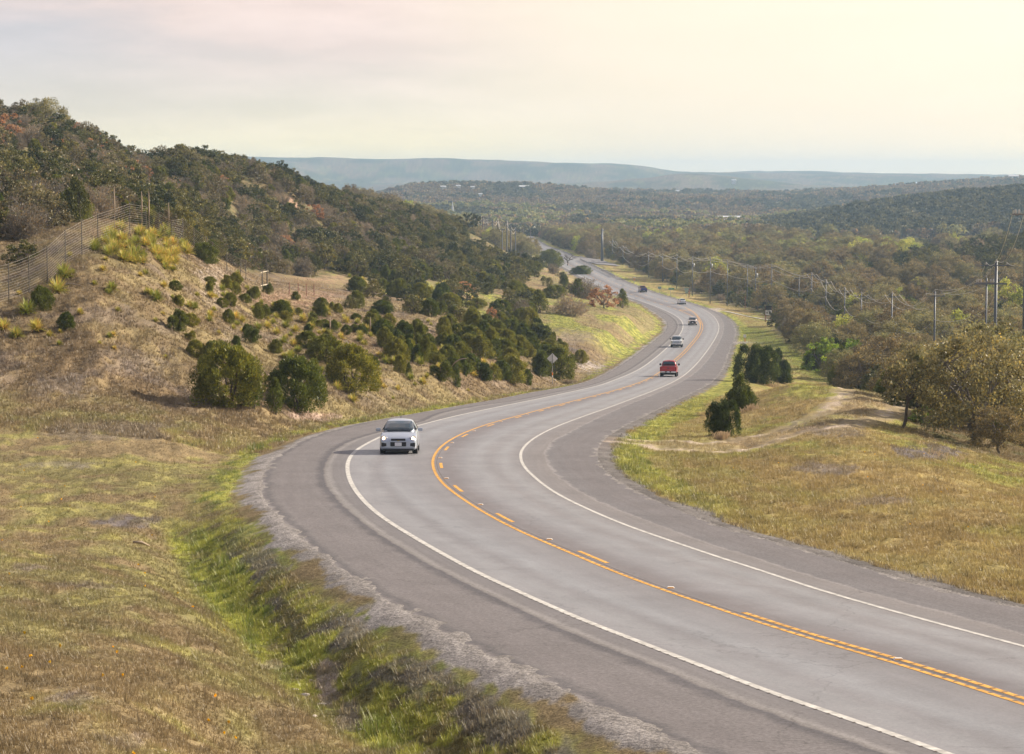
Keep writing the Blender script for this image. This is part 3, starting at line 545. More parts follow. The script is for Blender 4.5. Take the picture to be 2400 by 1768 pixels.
def juniper(seed,h=3.,w=2.6,nc=100,nl=42,cone=.35,leafs=.15,spires=1,mt=None):
    rng=np.random.default_rng(seed);cs=[];rs=[]
    sp=[(0,0,1.)] if spires==1 else [(rng.uniform(-.3,.3)*w,rng.uniform(-.25,.25)*w,rng.uniform(.55,1)) for _ in range(spires)]
    for (sx,sy,sh) in sp:
        hh=h*sh;ww=w/(1 if spires==1 else 1.55)
        for _ in range(nc//len(sp)):
            t=rng.random()**.85;prof=(np.sin(np.pi*min(1,(t*.80+.19))))**(.55)*(1-cone*t*.75)
            an=rng.uniform(0,2*np.pi);lob=1+.16*np.sin(an*3+seed)+.1*np.sin(an*5+seed*2+t*6)
            R=ww/2*prof*lob*(.4+.6*rng.random()**.5)
            cs.append((sx+math.cos(an)*R,sy+math.sin(an)*R,hh*(.05+.9*t)));rs.append(h*(.075+.07*rng.random())*(1-.35*t))
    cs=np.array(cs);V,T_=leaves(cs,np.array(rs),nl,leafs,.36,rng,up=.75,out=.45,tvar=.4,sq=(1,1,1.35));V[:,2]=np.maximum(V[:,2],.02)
    tb=MB();r_=random.Random(seed)
    for i in range(4):
        an=r_.uniform(0,6.28);branchy(tb,(0,0,-.3),(math.cos(an)*w*.2,math.sin(an)*w*.2,h*r_.uniform(.45,.75)),.07*h/3,.02,4,.06,rng=r_)
    return V,T_,tb
def oak(seed,h=7.,w=8.,nc=80,nl=60,leafs=.26,trunk=.28,dense=1.,lean=0.,asp=.7):
    rng=np.random.default_rng(seed);r_=random.Random(seed);tb=MB()
    top=(lean*h*.3,0,h*trunk);pts=branchy(tb,(0,0,-.6),top,.032*h,.024*h,4,.05,rng=r_)
    cs=[];rs=[]
    for i in range(nc):
        an=rng.uniform(0,2*np.pi);el=rng.uniform(-.28,1.)**1;rr=.55+.45*rng.random()**.5
        e=np.array([math.cos(an)*math.sqrt(max(0,1-max(0,el)**2))*w/2*rr,math.sin(an)*math.sqrt(max(0,1-max(0,el)**2))*w/2*rr*.95,0])
        z=h*(trunk+.12)+ (h*(1-trunk-.14))*max(el,-.2)*rr
        cs.append((e[0]+lean*h*.3,e[1],z));rs.append(h*(.055+.075*rng.random()))
    cs=np.array(cs)
    mains=[]
    for i in range(7):
        an=i*.9+r_.random();q=(top[0]+math.cos(an)*w*.25,math.sin(an)*w*.25,h*r_.uniform(.5,.72));branchy(tb,top,q,.016*h,.008*h,4,.12,rng=r_);mains.append(Vector(q))
    for c in cs[::2]:
        c=Vector(c);m=min(mains,key=lambda q:(q-c).length);branchy(tb,m,c,.006*h,.0016*h,3,.12,k=3,rng=r_)
    V,T_=leaves(cs,np.array(rs),int(nl*dense),leafs,asp,rng,up=.1,out=.2,tvar=.35,shell=.1,sq=(1.15,1.15,.8))
    return V,T_,tb
def scrub(seed,h=3.5,w=4.5,ns=60,nt=26,twig=.5):
    rng=np.random.default_rng(seed);r_=random.Random(seed);tb=MB();tips=[]
    for i in range(ns):
        an=r_.uniform(0,6.28);R=w/2*r_.random()**.5;z=h*math.sqrt(max(.1,1-(R/(w/2))**2))*r_.uniform(.6,1)
        p=branchy(tb,(math.cos(an)*R*.25,math.sin(an)*R*.25,-.2),(math.cos(an)*R,math.sin(an)*R,z),.025*h/3.5,.006,4,.09,k=3,rng=r_);tips+= [tuple(q) for q in p[2:]]
    c=np.array(tips);V,T_=leaves(c,np.full(len(c),h*.13),nt,twig*.62,.12,rng,up=.55,out=.5,tvar=.25,shell=.0)
    V2,T2=leaves(c[::2],np.full(len(c[::2]),h*.14),9,.12,.7,rng,tvar=.3,shell=.2);T2=T2*np.array([1.25,1.05,.7,1])
    return np.concatenate([V,V2]),np.concatenate([T_,T2]),tb
def merge(V,T_,tb,name,leafm,barkm):
    """crown and stems of a small, distant plant in one mesh"""
    tv=np.array(tb.v,float) if tb.v else np.zeros((0,3));q=np.array([f for f in tb.f if len(f)==4],int).reshape(-1)
    n=len(V);idx=np.concatenate([np.arange(n),q+n]);Vn=np.concatenate([V,tv]);Tn=np.concatenate([T_,np.ones((len(tv),4))])
    mi=np.r_[np.zeros(n//4,int),np.ones(len(q)//4,int)]
    return mesh_np(name,Vn,4,idx,[leafm,barkm],False,{'tint':Tn},midx=mi)
class Kind:
    def __init__(s,name,h,crowns,barkm,part='foliage'): s.name=name;s.h=h;s.c=crowns;s.b=barkm;s.part=part;s.n=0
KM={}
def kind(key,name,gen,seeds,leafm,barkm,h,w):
    L=[]
    for sd in seeds:
        V,T_,tb=gen(sd);cm=crown_mesh(name+'_crown',V,T_,leafm);tm=tb.mesh(name+'_trunk',barkm,True)
        L.append((cm,tm,merge(V,T_,tb,name,leafm,barkm)))
    KM[key]=(name,L,h,w)
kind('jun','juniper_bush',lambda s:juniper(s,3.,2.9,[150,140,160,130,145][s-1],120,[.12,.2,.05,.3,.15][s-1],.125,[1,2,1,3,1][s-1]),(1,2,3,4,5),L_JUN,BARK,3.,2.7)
kind('jcone','juniper_bush',lambda s:juniper(s,3.,1.9,90,44,.65),(11,12,13),L_JUN,BARK,3.,1.9)
kind('cedar','cedar_tree',lambda s:juniper(s,4.,4.2,280,110,.6,.15,5),(21,22),L_CED,BARK,4.,3.4)
kind('cedarc','cedar_tree',lambda s:juniper(s,4.,3.0,190,110,.8,.15,2),(23,24),L_CED,BARK,4.,2.5)
kind('oakb','oak_tree',lambda s:oak(s,7.,8.,140,92,.165,.22),(31,32,33,34),L_OAK,BARKG,7.,8.)
kind('lone','oak_tree',lambda s:oak(s,4.2,3.6,60,34,.15,.38,1,.35),(35,),L_OAK,BARK,4.2,3.6)
kind('oakr','oak_tree',lambda s:oak(s,3.2,4.2,60,60,.15,.12),(36,37),L_RUS,BARKG,3.2,4.2)
kind('obr','brown_scrub_oak',lambda s:oak(s,4.,4.8,70,46,.18,.14),(48,49),L_BRN,BARKG,4.,4.8)
kind('drk','evergreen_oak',lambda s:oak(s,4.2,4.6,70,50,.2,.14),(41,42,43,44),L_DRK,BARK,4.2,4.6)
kind('jtr','juniper_tree',lambda s:juniper(s,4.2,4.4,90,44,.12,.22,3),(45,46,47),L_DRK,BARK,4.2,4.4)
kind('scr','bare_scrub_bush',lambda s:scrub(s),(51,52,53),L_GRY,BARKG,3.5,4.5)
kind('spr','spring_tree',lambda s:oak(s,6.,5.6,80,48,.22,.2),(61,62),L_SPR,BARKG,6.,5.6)
kind('brg','leafy_bush',lambda s:oak(s,4.5,5.,90,60,.2,.08),(63,64),L_BRG,BARKG,4.5,5.)
kind('red','red_shrub',lambda s:scrub(s,3.,2.6,40,30),(65,),L_RED,mat('dark_red_bark',(.12,.03,.025),.9),3.,2.6)
def sotol_mesh(seed,r=1.,nb=230,stalk=0.):
    rng=np.random.default_rng(seed);an=rng.uniform(0,2*np.pi,nb);el=np.arccos(rng.uniform(.05,1,nb))*.98
    d=np.stack([np.cos(an)*np.sin(el),np.sin(an)*np.sin(el),np.cos(el)],-1);L=r*(.75+.35*rng.random(nb))[:,None]
    side=np.cross(d,[0,0,1]);side/=np.linalg.norm(side,axis=1)[:,None]+1e-6;wd=.018*r+.012
    p0=d*.06;p1=p0+d*L*.55;p2=p1+(d*L*.5+np.array([0,0,-.22])*L*np.sin(el)[:,None])
    V=[]
    V=np.stack([p0-side*wd,p0+side*wd,p1+side*wd*1.1,p1-side*wd*1.1,p1-side*wd*1.1,p1+side*wd*1.1,p2+side*.002,p2-side*.002],1).reshape(-1,3)
    t=.75+.5*rng.random(nb);dry=rng.random(nb)<.22
    T_=np.stack([t*np.where(dry,1.5,1),t*np.where(dry,1.05,1),t*np.where(dry,1.6,1),np.ones(nb)],-1);T_=np.repeat(T_,8,0)
    V=V+np.array([0,0,.12]);return V,T_
SOT=[]
for s in range(5):
    V,T_=sotol_mesh(70+s,1.,240);SOT.append(crown_mesh('sotol',V,T_,L_SOT))
def hpx(Y,px): return px*Y/F
VEG_TAKEN=[]
def plant(key,u,v,hp,wp,label,group=None,cat=None,parts=True,rz=None,var=None,name=None):
    nm,L,h0,w0=KM[key];x,y,z=pick(u,v);KM_i=(var if var is not None else int(RNG.integers(len(L))))%len(L)
    sh=hpx(y,hp)/h0;sw=hpx(y,wp)/w0;rz=RNG.uniform(0,6.28) if rz is None else rz
    cm,tm,mm=L[KM_i]
    if parts:
        r=empty(name or nm,(x,y,z-.05),rz);r.scale=(sw,sw,sh)
        link('crown',cm,r);link('trunk',tm,r)
    else:
        r=link(name or nm,mm);r.location=(x,y,z-.05);r.rotation_euler=(0,0,rz);r.scale=(sw,sw,sh)
    VEG_TAKEN.append((x,y,hpx(y,wp)/2));tag(r,label,cat or nm.replace('_',' ').split()[-1],group);return r
gJ='juniper bushes on the cut slope above the road'
JL=[('jun',530,950,140,135,'largest dark green juniper at the left foot of the cut slope'),
('jcone',592,958,95,50,'ragged juniper with a bare reddish trunk, right against the largest juniper'),
('jun',500,848,48,50,'rounded juniper top showing just above and behind the largest juniper'),
('jun',697,962,120,118,'second largest juniper, wide and leaning left, between car and largest bush'),
('jun',747,937,98,58,'tall olive juniper tucked behind the right side of the wide leaning one'),
('jcone',645,970,80,40,'thin half-dead juniper with dry lower twigs in front of two big ones'),
('jun',822,918,104,100,'blocky dark juniper standing alone just up the bank from the silver hatchback'),
('jun',762,850,62,80,'two-lobed juniper above the wide leaning juniper, lower part of the bank'),
('jun',720,816,38,48,'small juniper at the upper left of the two-lobed juniper'),
('jun',590,804,43,38,'compact egg-shaped juniper alone on bare soil above the largest juniper'),
('jun',548,812,27,26,'little juniper left of the egg-shaped juniper'),
('jun',647,827,31,28,'small squat juniper right below the egg-shaped juniper'),
('jun',458,838,40,38,'thin round juniper at the upper left of the largest juniper'),
('jun',444,796,21,24,'tiny juniper above the thin round juniper on the left bank'),
('jun',413,777,50,46,'leftmost juniper of the middle bank, a yucca growing behind it'),
('jun',446,762,27,36,'small low juniper touching the leftmost bank juniper'),
('jun',535,760,35,24,'upright narrow little juniper in the middle of the bare bank'),
('jun',605,748,31,24,'small round juniper level with the wooden fence brace, further down'),
('jun',660,745,40,44,'medium juniper below the fence end on the upper bank'),
('jun',520,720,22,27,'tiny juniper near the stony fall of the bank'),
('jun',410,680,22,27,'round little juniper below the tall grass crown of the mound'),
('jun',418,716,26,32,'small dark juniper below the stony patch of the mound'),
('jun',478,618,46,62,'dark spreading juniper at the right end of the mound top beside the fence'),
('jun',97,727,55,46,'dark juniper between yuccas near the left fence'),
('jun',156,772,40,34,'soft green bush alone low on the left slope'),
('jun',773,778,28,30,'small round juniper by a dry stalk in the middle bank'),
('jun',771,798,25,28,'brownish small juniper under the one by a dry stalk'),
('jun',868,782,48,42,'round juniper on a visible stem with a pale stalk before it'),
('jun',878,862,26,20,'tiny dark juniper right of the blocky juniper'),
('jcone',958,887,36,18,'small cone-shaped juniper near the foot of the bank'),
('jun',937,874,40,27,'narrow juniper just left of the small cone-shaped one'),
('jun',930,848,52,50,'front left juniper of the dense clump in mid bank'),
('jun',968,850,54,34,'upright middle juniper of the dense clump in mid bank'),
('jun',992,850,60,34,'right-hand juniper of the dense clump in mid bank'),
('jun',811,784,22,20,'tiny juniper left of the round juniper on a stem'),
('jun',1031,893,48,46,'leftmost juniper of the lower row along the verge'),
('jun',1048,855,44,40,'pointed juniper behind the start of the lower row'),
('jun',1080,844,40,40,'yellowish juniper in the second row behind the arching dry stalk'),
('jun',1110,880,52,52,'juniper under the arching dry stalk'),
('jcone',1069,907,46,22,'slender juniper at the foot of the arching dry stalk'),
('jun',1128,893,44,40,'juniper right of the arching stalk in the lower row'),
('jun',1103,810,44,52,'large round juniper on the upper side of the long thicket'),
('jun',1131,843,56,52,'big dark juniper in the centre of the long thicket'),
('jun',1180,843,48,52,'dark juniper right of centre in the long thicket'),
('jcone',1160,893,38,34,'small twin-topped juniper at the front of the long thicket'),
('jcone',1188,889,36,26,'small rounded cone juniper before the front of the thicket'),
('jun',1200,897,60,60,'broad olive juniper left of the diamond sign'),
('jun',1234,902,36,26,'small dark juniper near the verge left of the diamond sign'),
('jun',1262,882,62,50,'tall juniper immediately left of the diamond sign'),
('jun',1308,889,72,64,'large round juniper immediately right of the diamond sign'),
('jun',1361,852,31,31,'round juniper alone at the grass edge, rightmost of the bank'),
('jcone',1288,809,30,26,'little pointed juniper above the round juniper right of the sign'),
('jun',1222,789,20,38,'low spreading juniper at the back edge of the thicket'),
('jun',896,679,25,27,'round juniper alone in the pink grass terrace'),
('jun',1227,684,17,19,'small round juniper alone in the dry grass of the spur'),
('jcone',1262,734,52,44,'tall dark juniper at the left top of the grassy knoll'),
('jun',1300,700,30,52,'spreading juniper behind the dull scrub bush of the knoll'),
('jcone',1355,697,42,34,'pointed juniper behind the orange oak of the knoll'),
('jcone',1458,722,42,26,'juniper at the right tip of the knoll above the road'),
('jun',1290,628,40,54,'dark round tree above the far bend of the road'),
('jun',1362,644,22,52,'low dark thicket bush right of the bare gnarled tree')]
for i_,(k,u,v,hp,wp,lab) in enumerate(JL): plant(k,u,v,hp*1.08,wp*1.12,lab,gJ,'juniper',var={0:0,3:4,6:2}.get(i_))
plant('cedar',1768,898,96,78,'widest many-topped cedar right of the road bend, back of the row',cat='cedar',group='cedars beside the dirt track',var=0)
plant('cedarc',1831,897,84,50,'pointed cedar at the right end of the cedar row',cat='cedar',group='cedars beside the dirt track',var=0)
plant('cedar',1741,962,92,68,'middle cedar of the row, just in front of the widest one',cat='cedar',group='cedars beside the dirt track',var=1)
plant('cedar',1698,1022,90,60,'nearest and lowest cedar of the row, dry grass at its foot',cat='cedar',group='cedars beside the dirt track',var=0)
gO='brown oaks at the right edge of the photo'
plant('lone',2112,1003,170,125,'small leaning oak with a bare dark trunk, in front of the brown grove',cat='oak',rz=0)
for k,u,v,hp,wp,lab in [('oakb',2035,912,100,98,'low dark brown oak at the left end of the grove'),('oakb',2160,955,150,140,'brown oak right behind the small leaning one'),
('oakb',2245,985,175,150,'tallest golden brown oak in the middle of the grove'),('oakb',2330,1000,190,160,'wide brown oak behind the red shrub'),('oakb',2420,1030,215,165,'brown oak cut by the right edge of the photo'),
('oakb',2110,905,105,120,'brown oak crown rising behind the leaning oak'),('oakb',2200,925,125,140,'brown oak in the second line of the grove'),('oakb',2300,945,150,150,'golden oak in the back line of the grove, before the tall steel pole'),('oakb',2395,960,160,150,'oak in the back line at the right edge')]:
    plant(k,u,v,hp,wp,lab,gO,'oak')
plant('red',2285,948,62,40,'deep red shrub under the brown oaks',cat='shrub')
plant('brg',1928,874,88,92,'bright green leafy bush at the edge of the woods above the grass slope',cat='bush')
plant('brg',2000,850,60,64,'yellow green bush behind the bright green one',cat='bush')
plant('jun',1905,868,54,50,'dark bush below the bright green leafy one',cat='bush')
plant('brg',2168,993,42,78,'low yellow green bush beside the trunk of the leaning oak',cat='bush')
plant('jun',2338,1030,52,52,'dark juniper on the right bank under the oaks',cat='juniper')
plant('jun',2385,1040,50,44,'smaller dark juniper at the right edge under the oaks',cat='juniper')
plant('scr',1335,740,54,90,'dull grey brown scrub bush on top of the grassy knoll',cat='bush')
plant('oakr',1415,723,56,82,'orange brown oak bush at the right end of the knoll',cat='oak')
plant('scr',1370,700,50,90,'purple grey bare thicket behind the orange oak of the knoll',cat='bush')
plant('oakr',1073,688,32,75,'pale orange shrub glowing among dark junipers',cat='shrub')
plant('oakr',1152,750,32,34,'small pale orange shrub at the front of the dark junipers',cat='shrub')
plant('scr',1225,755,60,60,'greyish leafless shrub at the right end of the juniper wood',cat='bush')
plant('oakr',215,318,62,150,'spreading reddish oak on the skyline at upper left',cat='oak')
plant('oakb',100,312,82,130,'largest bare-limbed oak on the upper left skyline',cat='oak')
plant('oakr',10,330,70,110,'rusty oak on the skyline at the left edge',cat='oak')
plant('jtr',190,520,135,90,'leaning dark juniper tree with open limbs just behind the fence',cat='juniper')
plant('jtr',60,500,100,130,'broad dark juniper tree behind the left fence',cat='juniper')
plant('scr',60,560,90,120,'grey leafless thicket behind the left fence',cat='bush')
plant('drk',50,620,60,90,'olive bush hard behind the left fence',cat='bush')
plant('jtr',350,545,55,46,'dark juniper tree standing behind the top of the fence',cat='juniper')
for i,(u,v,hp,wp) in enumerate([(430,400,62,80),(480,395,55,80),(395,410,35,60),(520,405,52,70),(650,430,35,50),(735,452,30,44)]):
    plant('drk',u,v,hp,wp,['tallest dark tree on the second skyline knob','dark tree right of the tallest on the second knob','low tree left of the second skyline knob','sloping dark tree on the right of the second knob','small dark tree halfway down the skyline','last dark tree where the skyline dips to the blue valley'][i],'trees on the left skyline','tree')
for i,(k,u,v,hp,wp,lab) in enumerate([('spr',1921,624,46,44,'leftmost fresh green tree of the bright row in the valley'),('spr',1962,616,42,46,'second fresh green tree of the bright row in the valley'),('spr',2003,622,34,34,'small yellow green tree in the middle of the bright row'),('spr',2050,616,40,50,'pale green tree right of the middle of the bright row'),('spr',2090,616,44,44,'tallest pale green tree near the right end of the bright row'),('spr',2128,612,26,30,'last small green tree at the right end of the bright row'),
('spr',2155,700,52,40,'two-headed lime green tree standing alone amid brown woods'),('spr',2192,690,28,26,'small lime green tree right of the two-headed one'),('spr',2130,735,40,54,'pale yellow blossoming tree between two slim poles'),('spr',2235,705,22,30,'little bright green tree top left of the thick pole pair'),
('oakr',2025,655,24,44,'pinkish red tree in the valley woods above the poles'),('oakr',2105,652,22,60,'long rusty tree crown in the valley woods above the poles'),('oakr',2392,612,30,34,'salmon pink tree near the tall pole at the right edge'),
('spr',2355,745,90,80,'large yellow green tree behind the thick pole pair'),('spr',2400,760,95,70,'yellow green tree at the right edge behind the thick pole'),('spr',2300,790,60,50,'yellow green tree at the foot of the thick pole pair'),
('brg',2060,775,52,80,'yellow green leafy tree right of the bright bush, between two poles'),('brg',2120,770,42,54,'yellow green tree under the second slim pole'),('spr',1620,577,14,22,'lime green tree top far down the valley')]):
    plant(k,u,v,hp,wp,lab,'light coloured trees in the valley woods','tree',parts=False)
# bare gnarled tree
def gnarl():
    r_=random.Random(5);tb=MB();x,y,z=pick(1330,624);H=hpx(y,34)
    branchy(tb,(0,0,-.4),(0,0,H*.35),.3,.24,3,.08,rng=r_)
    for i in range(7):
        an=i*.9;p=Vector((math.cos(an)*H*.55,math.sin(an)*H*.3,H*r_.uniform(.6,.95)));q=branchy(tb,(0,0,H*.33),p,.17,.07,4,.16,rng=r_)
        for j in range(4):
            e=q[2+j%3]+Vector((r_.uniform(-.4,.4)*H,r_.uniform(-.3,.3)*H,r_.uniform(0,.35)*H));branchy(tb,q[2+j%3],e,.06,.02,4,.15,k=4,rng=r_)
    r=empty('bare_tree',(x,y,z));tag(r,'bare gnarled tree with twisted limbs before the far road','tree');tb.build('trunk',BARK,r,True)
gnarl()
# ------------------------------------------------------------ yuccas / sotols
def sotol(u,v,wp,label,stalk=0,rz=0,group='spiky sotol clumps on the left slope',bend=0):
    x,y,z=pick(u,v);s=hpx(y,wp)/1.7;me=SOT[int(RNG.integers(5))]
    r=empty('sotol_plant',(x,y,z-.03),RNG.uniform(0,6.28));tag(r,label,'sotol plant',group)
    o=link('blades',me,r);o.scale=(s,s,s*1.05)
    if stalk:
        H=hpx(y,stalk);tb=MB();pts=[(bend*(t**2)*H*.6,0,H*(t-.35*abs(bend)*t**3)) for t in np.linspace(0,1,9)];tb.tube(pts,[.03*(1-t*.5) for t in np.linspace(0,1,9)],5)
        tb.tube(pts[4:],[.05,.065,.06,.045,.015],6);st=tb.build('flower_stalk',L_STK,r,True);r.rotation_euler=(0,0,0)
    VEG_TAKEN.append((x,y,s*.7));return r
SL=[(150,655,62,'large sotol beside the fence, upper one of two on the left slope'),(135,690,66,'large sotol just below the upper one beside the fence'),(262,683,42,'single sotol in the open dry grass of the left slope'),(85,778,52,'right-hand sotol of the bright group at the left edge'),(38,792,46,'front sotol of the bright group at the left edge'),(8,775,50,'sotol cut by the left edge of the photo'),(62,738,60,'rear sotol of the bright group, dark juniper behind it'),(367,706,46,'pair-forming sotol in the middle of the dry mound, right one'),(345,690,28,'small sotol next to the mid-mound one, left of it'),(443,722,30,'narrow bright sotol beside a dark juniper'),(276,730,20,'tiny sotol below the single open one'),(45,692,22,'small sotol hard against the fence at left'),(252,600,42,'sotol at the left foot of the grass crown'),(220,588,36,'leftmost sotol of the grass crown under a fence post'),(413,760,30,'yellow tuft above the leftmost bank juniper'),(683,838,32,'bright sotol above the wide leaning juniper'),(790,914,36,'orange-tipped sotol left of the blocky juniper'),(827,943,36,'yellow sotol in front of the blocky juniper, nearest the road'),(878,896,26,'green sotol right of the blocky juniper'),(932,915,22,'small sotol low on the bank over the car'),(921,936,14,'tiny sotol in the verge grass above the car'),(1097,918,14,'tiny dark sotol low on the bank, alone in the verge'),(962,892,30,'sotol before the small cone-shaped juniper'),(985,857,34,'sotol between the dense clump and the lower row'),(1300,886,20,'small sotol by the post of the diamond sign'),(710,755,34,'yellow sotol beside the medium juniper'),(648,785,30,'bright sotol in the middle of the bank'),(640,760,26,'yellow-green sotol in mid bank'),(895,808,24,'small sotol under the round juniper on a stem')]
for u,v,wp,lab in SL: sotol(u,v,wp,lab)
sotol(269,560,40,'sotol with the leftmost tall dry flower stalk on the mound crest',stalk=122)
sotol(333,548,34,'sotol with a thin dry stalk behind the crest fence',stalk=100)
sotol(350,565,44,'sotol with the tallest double stalk on the mound crest',stalk=118)
sotol(396,560,40,'sotol with the rightmost dry stalk on the mound crest',stalk=86)
sotol(774,795,22,'sotol with a straight pale stalk before a small round juniper',stalk=52)
sotol(868,790,22,'sotol with a pale stalk before the round juniper on a stem',stalk=48)
sotol(1052,885,22,'sotol whose dry stalk arches over to the right',stalk=70,bend=1)
n=0
def scatter(poly,cnt,f):
    P=np.array(poly,float);k=0;tries=0
    while k<cnt and tries<cnt*30:
        tries+=1;u=RNG.uniform(P[:,0].min(),P[:,0].max());v=RNG.uniform(P[:,1].min(),P[:,1].max())
        ins=False;j=len(P)-1
        for i in range(len(P)):
            if (P[i,1]>v)!=(P[j,1]>v) and u<(P[j,0]-P[i,0])*(v-P[i,1])/(P[j,1]-P[i,1])+P[i,0]:ins=not ins
            j=i
        if not ins:continue
        x,y,z=pick(u,v)
        if any((x-a)**2+((y-b)*.6)**2<(c*.8)**2 for a,b,c in VEG_TAKEN):continue
        f(u,v,x,y);k+=1
scatter([(215,540),(430,535),(445,600),(400,645),(300,625),(225,590)],60,lambda u,v,x,y:sotol(u,v,RNG.uniform(30,52),'yellow sotol clump packed into the grassy crown of the mound',group='sotol clumps crowding the mound top'))
SLOPE=[(430,640),(560,640),(640,690),(760,700),(900,770),(1010,790),(1240,760),(1330,820),(1240,880),(1000,905),(850,925),(760,900),(640,830),(520,790),(460,760)]
scatter([(20,640),(200,590),(430,640),(470,780),(440,860),(300,830),(60,800)],26,lambda u,v,x,y:sotol(u,v,RNG.uniform(16,30),'small sotol scattered over the dry face of the left mound',group='small sotols on the left mound'))
scatter(SLOPE,160,lambda u,v,x,y:sotol(u,v,RNG.uniform(16,34),'small yellow green sotol tuft scattered between junipers on the cut slope',group='small sotol tufts on the cut slope'))
scatter([(640,690),(800,720),(1010,780),(1240,760),(1320,820),(1180,850),(1000,830),(870,800),(700,780),(560,740),(470,680),(520,650)],80,lambda u,v,x,y:plant('jun',u,v,RNG.uniform(18,36),RNG.uniform(18,34),'small dark juniper dotted over the cut slope above the bend',gJ,'juniper',parts=y<260))
scatter([(850,775),(1010,775),(1240,765),(1330,850),(1240,885),(1100,895),(930,850)],55,lambda u,v,x,y:plant('jun',u,v,RNG.uniform(34,56),RNG.uniform(32,52),'rounded juniper in the dense thicket at the foot of the cut slope','junipers of the thicket above the verge','juniper'))
scatter([(780,690),(900,665),(1010,640),(1230,655),(1270,700),(1230,760),(1100,770),(900,740),(800,730)],70,lambda u,v,x,y:plant(['jun','jtr','jun','drk'][int(RNG.integers(4))],u,v,RNG.uniform(28,46),RNG.uniform(36,56),'dark juniper in the dense wood behind the cut slope',"junipers of the wood behind the cut slope",'juniper',parts=False))
scatter([(1130,600),(1300,640),(1400,690),(1440,700),(1330,690),(1250,660),(1100,640)],26,lambda u,v,x,y:plant(['jun','jtr','scr'][int(RNG.integers(3))],u,v,RNG.uniform(14,30),RNG.uniform(16,34),'small dark bush on the dry spur above the far road','bushes on the dry spur','bush',parts=False))
scatter([(740,640),(1000,640),(1230,770),(1280,800),(1180,790),(980,760),(900,700)],40,lambda u,v,x,y:sotol(u,v,RNG.uniform(14,26),'pale green sotol tuft on the terrace behind the cut slope',group='sotol tufts on the terrace'))
# ------------------------------------------------------------ woods: individuals first, the rest as one mass
def wood(nx,xlo,xhi,ylo,yhi,sp0,test,mix,seed):
    rng=np.random.default_rng(seed);out=[]
    y=ylo
    while y<yhi:
        sp=sp0(y);a=xlo(y);b=xhi(y);k=int(max(0,(b-a))/sp)
        if k>0:
            x=a+(np.arange(k)+rng.random(k))*sp;yy=y+(rng.random(k)-.5)*sp*1.3
            ok=test(x,yy);out.append(np.stack([x[ok],yy[ok]],-1))
        y+=sp*.95
    return np.concatenate(out)
def ybound(X,Y): return pchip([-1400,0,450,620,800,1000,1200,1300],[184,192,272,349,399,436,535,655],np.clip(X/Y*F+1200,-1400,1300))
bald=lambda X,Y:fbm(X/14,Y/26,4,88)
PL=wood(0,lambda y:-.255*y-3,lambda y:.012*y,185,900,lambda y:3.1 if y<330 else 3.7,lambda X,Y:(Y>ybound(X,Y)+1)&((Y<640)|(X/Y<-.02))&(baldf(X,Y)<.55)&((fbm(X/7,Y/13,3,66)<.585)|(Y<200)),None,1)
PR=wood(0,lambda y:max(15,float(xbf(y))-1),lambda y:.25*y+4,122,1180,lambda y:4.6 if y<420 else 6.2,lambda X,Y:(X>xbf(Y)+1.2)&~((Y>1040)&(X/Y*F+1200>1880)&(fbm(X/12,Y/20,2,7)>.3)),None,2)
PM=wood(0,lambda y:-.07*y,lambda y:np.interp(y,[700,1300],[24,60]),900,1300,lambda y:6.5,lambda X,Y:(X<tx('LE',Y)-4)|(X>tx('RE',Y)+5),None,3)
gn_src={};NJ=[0]
